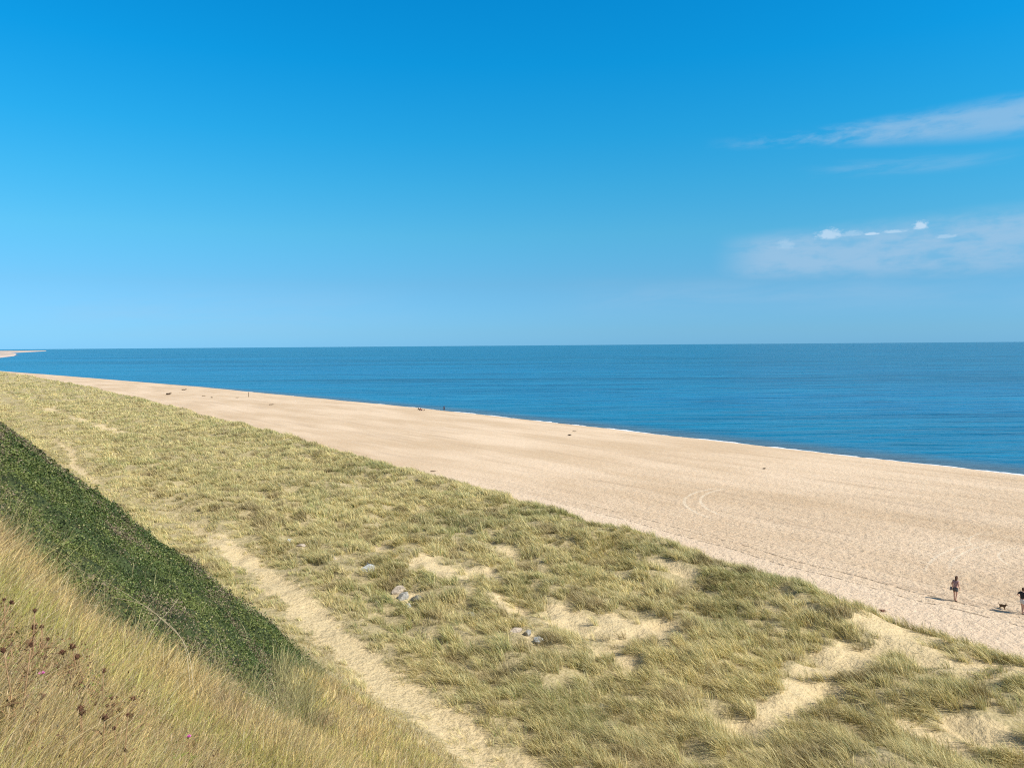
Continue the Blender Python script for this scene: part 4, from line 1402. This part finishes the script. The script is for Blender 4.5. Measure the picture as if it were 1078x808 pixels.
def plant(name, base, heads, lab, cat, headmat=HEAD_M, r=.024, leaves=14, leafmat=GLEAF_M, seed=1, stem=STEM_M, flower=False, group=None):
    st = random.Random(seed)
    bx, by = base
    bz = float(terrain(bx, by)) - .03
    root = empty(name, (bx, by, bz), label=lab, cat=cat, group=group)
    fork = Vector((st.uniform(-.03, .03), st.uniform(-.03, .03), 0.30))
    b = bmesh.new()
    tube_bm(b, [(0, 0, 0), fork * .5 + Vector((.01, 0, 0)), fork], [.006, .0055, .005], 6)
    allp = []
    for h in heads:
        H_ = Vector(h) - Vector((bx, by, bz))
        mid = fork * .45 + H_ * .55 + Vector((st.uniform(-.03, .03), st.uniform(-.03, .03), -.03))
        tube_bm(b, [fork * .9, fork * .7 + mid * .3 + Vector((0, 0, .01)), mid, H_], [.0045, .004, .0035, .003], 6)
        allp += [fork, mid, (mid + H_) / 2]
        # side twigs
        for k in range(3):
            q = mid.lerp(H_, st.uniform(-.5, .7))
            tube_bm(b, [q, q + Vector((st.uniform(-.07, .07), st.uniform(-.07, .07), st.uniform(.03, .09)))], [.0028, .0015], 5)
    bm_obj('stem', b, stem, root)
    for h in heads:
        H_ = Vector(h) - Vector((bx, by, bz))
        if flower:
            hb = seed_head_bm(H_, r * .5, st, 14)
            bm_obj('bud', hb, GLEAF_M, root)
            fb = bmesh.new()
            for k in range(44):
                d = Vector((st.gauss(0, .75), st.gauss(0, .75), abs(st.gauss(.8, .4)))).normalized()
                p0 = H_ + Vector((0, 0, r * .25))
                side = d.cross(Vector((st.gauss(0, 1), st.gauss(0, 1), .2))).normalized() * r * .16
                v0, v1, v2, v3 = (fb.verts.new(p0), fb.verts.new(p0 + d * r * .8 + side), fb.verts.new(p0 + d * r * 1.25), fb.verts.new(p0 + d * r * .8 - side))
                fb.faces.new((v0, v1, v2, v3))
            bm_obj('flower', fb, PINK_M, root)
        else:
            bm_obj('seed_head', seed_head_bm(H_, r * st.uniform(.75, 1.1), st), headmat, root)
    lb = bmesh.new()
    for k in range(leaves):
        q = Vector(st.choice(allp)) * st.uniform(.5, 1.0)
        d = Vector((st.gauss(0, 1), st.gauss(0, 1), st.gauss(.3, .4))).normalized()
        L_ = st.uniform(.05, .10)
        s_ = d.cross(Vector((0, 0, 1))).normalized() * L_ * .16
        v = [lb.verts.new(q), lb.verts.new(q + d * L_ * .5 + s_), lb.verts.new(q + d * L_ + Vector((0, 0, -.02))), lb.verts.new(q + d * L_ * .5 - s_)]
        lb.faces.new(v)
    bm_obj('leaves', lb, leafmat, root, smooth=False)
    return root


def near_plants():
    DL = simple('dead_leaf', (0.20, 0.12, 0.06), 0.9, 0.4, 30)
    g = 'dead thistles among the dry grass'
    plant('dead_thistle', (-2.98, 5.15), [(-3.03, 5.0, 14.97), (-2.99, 5.0, 14.83), (-2.92, 5.0, 14.76), (-3.07, 5.0, 14.88), (-2.96, 5.05, 14.92), (-2.93, 4.95, 15.03)],
          'tallest dead brown thistle with a tight cluster of seed heads', 'thistle', seed=3, leafmat=DL, leaves=30, group=g)
    plant('dead_thistle', (-2.84, 5.2), [(-2.81, 5.1, 14.8), (-2.93, 5.1, 14.69), (-2.87, 5.1, 14.63)],
          'dead thistle with one large round head held out to its right', 'thistle', seed=4, leafmat=DL, leaves=22, group=g)
    plant('dead_thistle', (-2.62, 4.9), [(-2.59, 4.8, 14.7), (-2.55, 4.8, 14.67), (-2.48, 4.8, 14.63)],
          'dead thistle with three small heads side by side on leaning stalks', 'thistle', seed=5, leafmat=DL, leaves=16, group=g)
    plant('dead_thistle', (-3.2, 5.0), [(-3.29, 4.9, 15.13), (-3.2, 4.9, 15.08), (-3.15, 4.9, 15.15), (-3.06, 4.9, 15.1), (-3.24, 4.95, 14.98)],
          'brown dead thistle with small loose heads at the picture edge above the pink flowers', 'thistle', seed=6, leafmat=DL, leaves=24, r=.018, group=g)
    st = random.Random(21)
    for k in range(7):
        d = st.uniform(4.0, 5.6)
        az_ = st.uniform(R(-36), R(-27))
        bx, by = d * math.sin(az_), d * math.cos(az_)
        gz_ = float(terrain(bx, by))
        hd = [(bx + st.uniform(-.12, .12), by + st.uniform(-.12, .12), gz_ + st.uniform(.50, .78)) for q in range(st.randint(3, 6))]
        plant('dead_thistle', (bx, by), hd, 'low brown dead thistle in the dark weedy corner round the pink flowers', 'thistle', seed=30 + k, leafmat=DL,
              leaves=36, r=st.uniform(.012, .02), group='low dead thistles in the weedy corner')
    g = 'pink flowers in the dry grass'
    plant('pink_flower', (-2.78, 4.3), [(-2.76, 4.2, 15.02)], 'brightest pink flower low beside the dead thistles', 'flower', r=.024, seed=7, flower=True, group=g)
    plant('pink_flower', (-2.72, 4.4), [(-2.73, 4.3, 15.12)], 'smaller pink flower just above the brightest one', 'flower', r=.018, seed=8, flower=True, group=g)
    plant('pink_flower', (-2.27, 5.28), [(-2.29, 5.2, 14.27)], 'pale pink flower on its own in the yellow grass', 'flower', r=.018, seed=9, flower=True, group=g)

    def stemthing(pts, lab, r=.0035, twigs=5, seed=1):
        st = random.Random(seed)
        pts = [Vector(p) for p in pts]
        gx, gy = pts[-1].x, pts[-1].y
        root_p = Vector((gx + .03, gy - .05, float(terrain(gx + .03, gy - .05)) - .05))
        chain = pts + [root_p]
        b = bmesh.new()
        n = len(chain)
        dense, rad = [], []
        for i in range(n - 1):
            p0, p1, p2, p3 = chain[max(i - 1, 0)], chain[i], chain[i + 1], chain[min(i + 2, n - 1)]
            for k in range(5):
                t = k / 5
                dense.append(0.5 * ((2 * p1) + (p2 - p0) * t + (2 * p0 - 5 * p1 + 4 * p2 - p3) * t * t + (3 * p1 - p0 - 3 * p2 + p3) * t ** 3))
        dense.append(chain[-1])
        rad = [r * (.35 + .65 * i / len(dense)) for i in range(len(dense))]
        tube_bm(b, dense, rad, 6)
        for k in range(twigs):
            q = dense[st.randint(1, len(dense) - 4)]
            d = Vector((st.uniform(-1, 1), st.uniform(-1, 1), st.uniform(.0, 1.2))).normalized() * st.uniform(.08, .22)
            tube_bm(b, [q, q + d * .6, q + d + Vector((0, 0, -.02))], [r * .5, r * .4, r * .2], 5)
        bm_obj('dry_stalk', b, PALE_M, None, label=lab, cat='stem', group='bleached dead stems over the thicket')
    stemthing([(-6.63, 10.5, 14.3), (-6.17, 10.2, 14.24), (-5.68, 9.8, 14.13), (-4.9, 9.2, 14.08), (-4.26, 8.8, 13.91), (-3.77, 8.4, 13.78), (-3.5, 8.0, 13.6)],
              'longest pale dead stem arching down across the green thicket', seed=1)
    stemthing([(-4.84, 8.6, 13.91), (-4.82, 8.7, 14.05), (-4.67, 8.7, 14.11), (-4.27, 8.6, 14.06), (-3.97, 8.4, 13.97), (-3.64, 8.2, 13.79), (-3.42, 7.9, 13.59)],
              'bleached stem bent in a hoop below the longest arching stem', seed=2, r=.004)
    stemthing([(-4.03, 9.0, 13.99), (-4.08, 8.8, 13.89), (-4.13, 8.6, 13.8), (-4.09, 8.2, 13.62)],
              'short straight pale stalk slanting up across the hooped stem', seed=3, twigs=2)
    stemthing([(-4.11, 10.0, 13.1), (-4.14, 9.8, 12.96), (-3.95, 9.2, 12.91)], 'small pale stalk standing at the lower edge of the thicket', seed=4, twigs=1, r=.004)
    stemthing([(-3.69, 9.6, 12.66), (-3.36, 9.4, 12.64), (-3.02, 9.2, 12.62), (-2.92, 9.0, 12.46)], 'low pale stem drooping past the lower end of the thicket', seed=5, twigs=3, r=.004)


build_people()
build_dog()
build_stones()
build_drift()
near_plants()
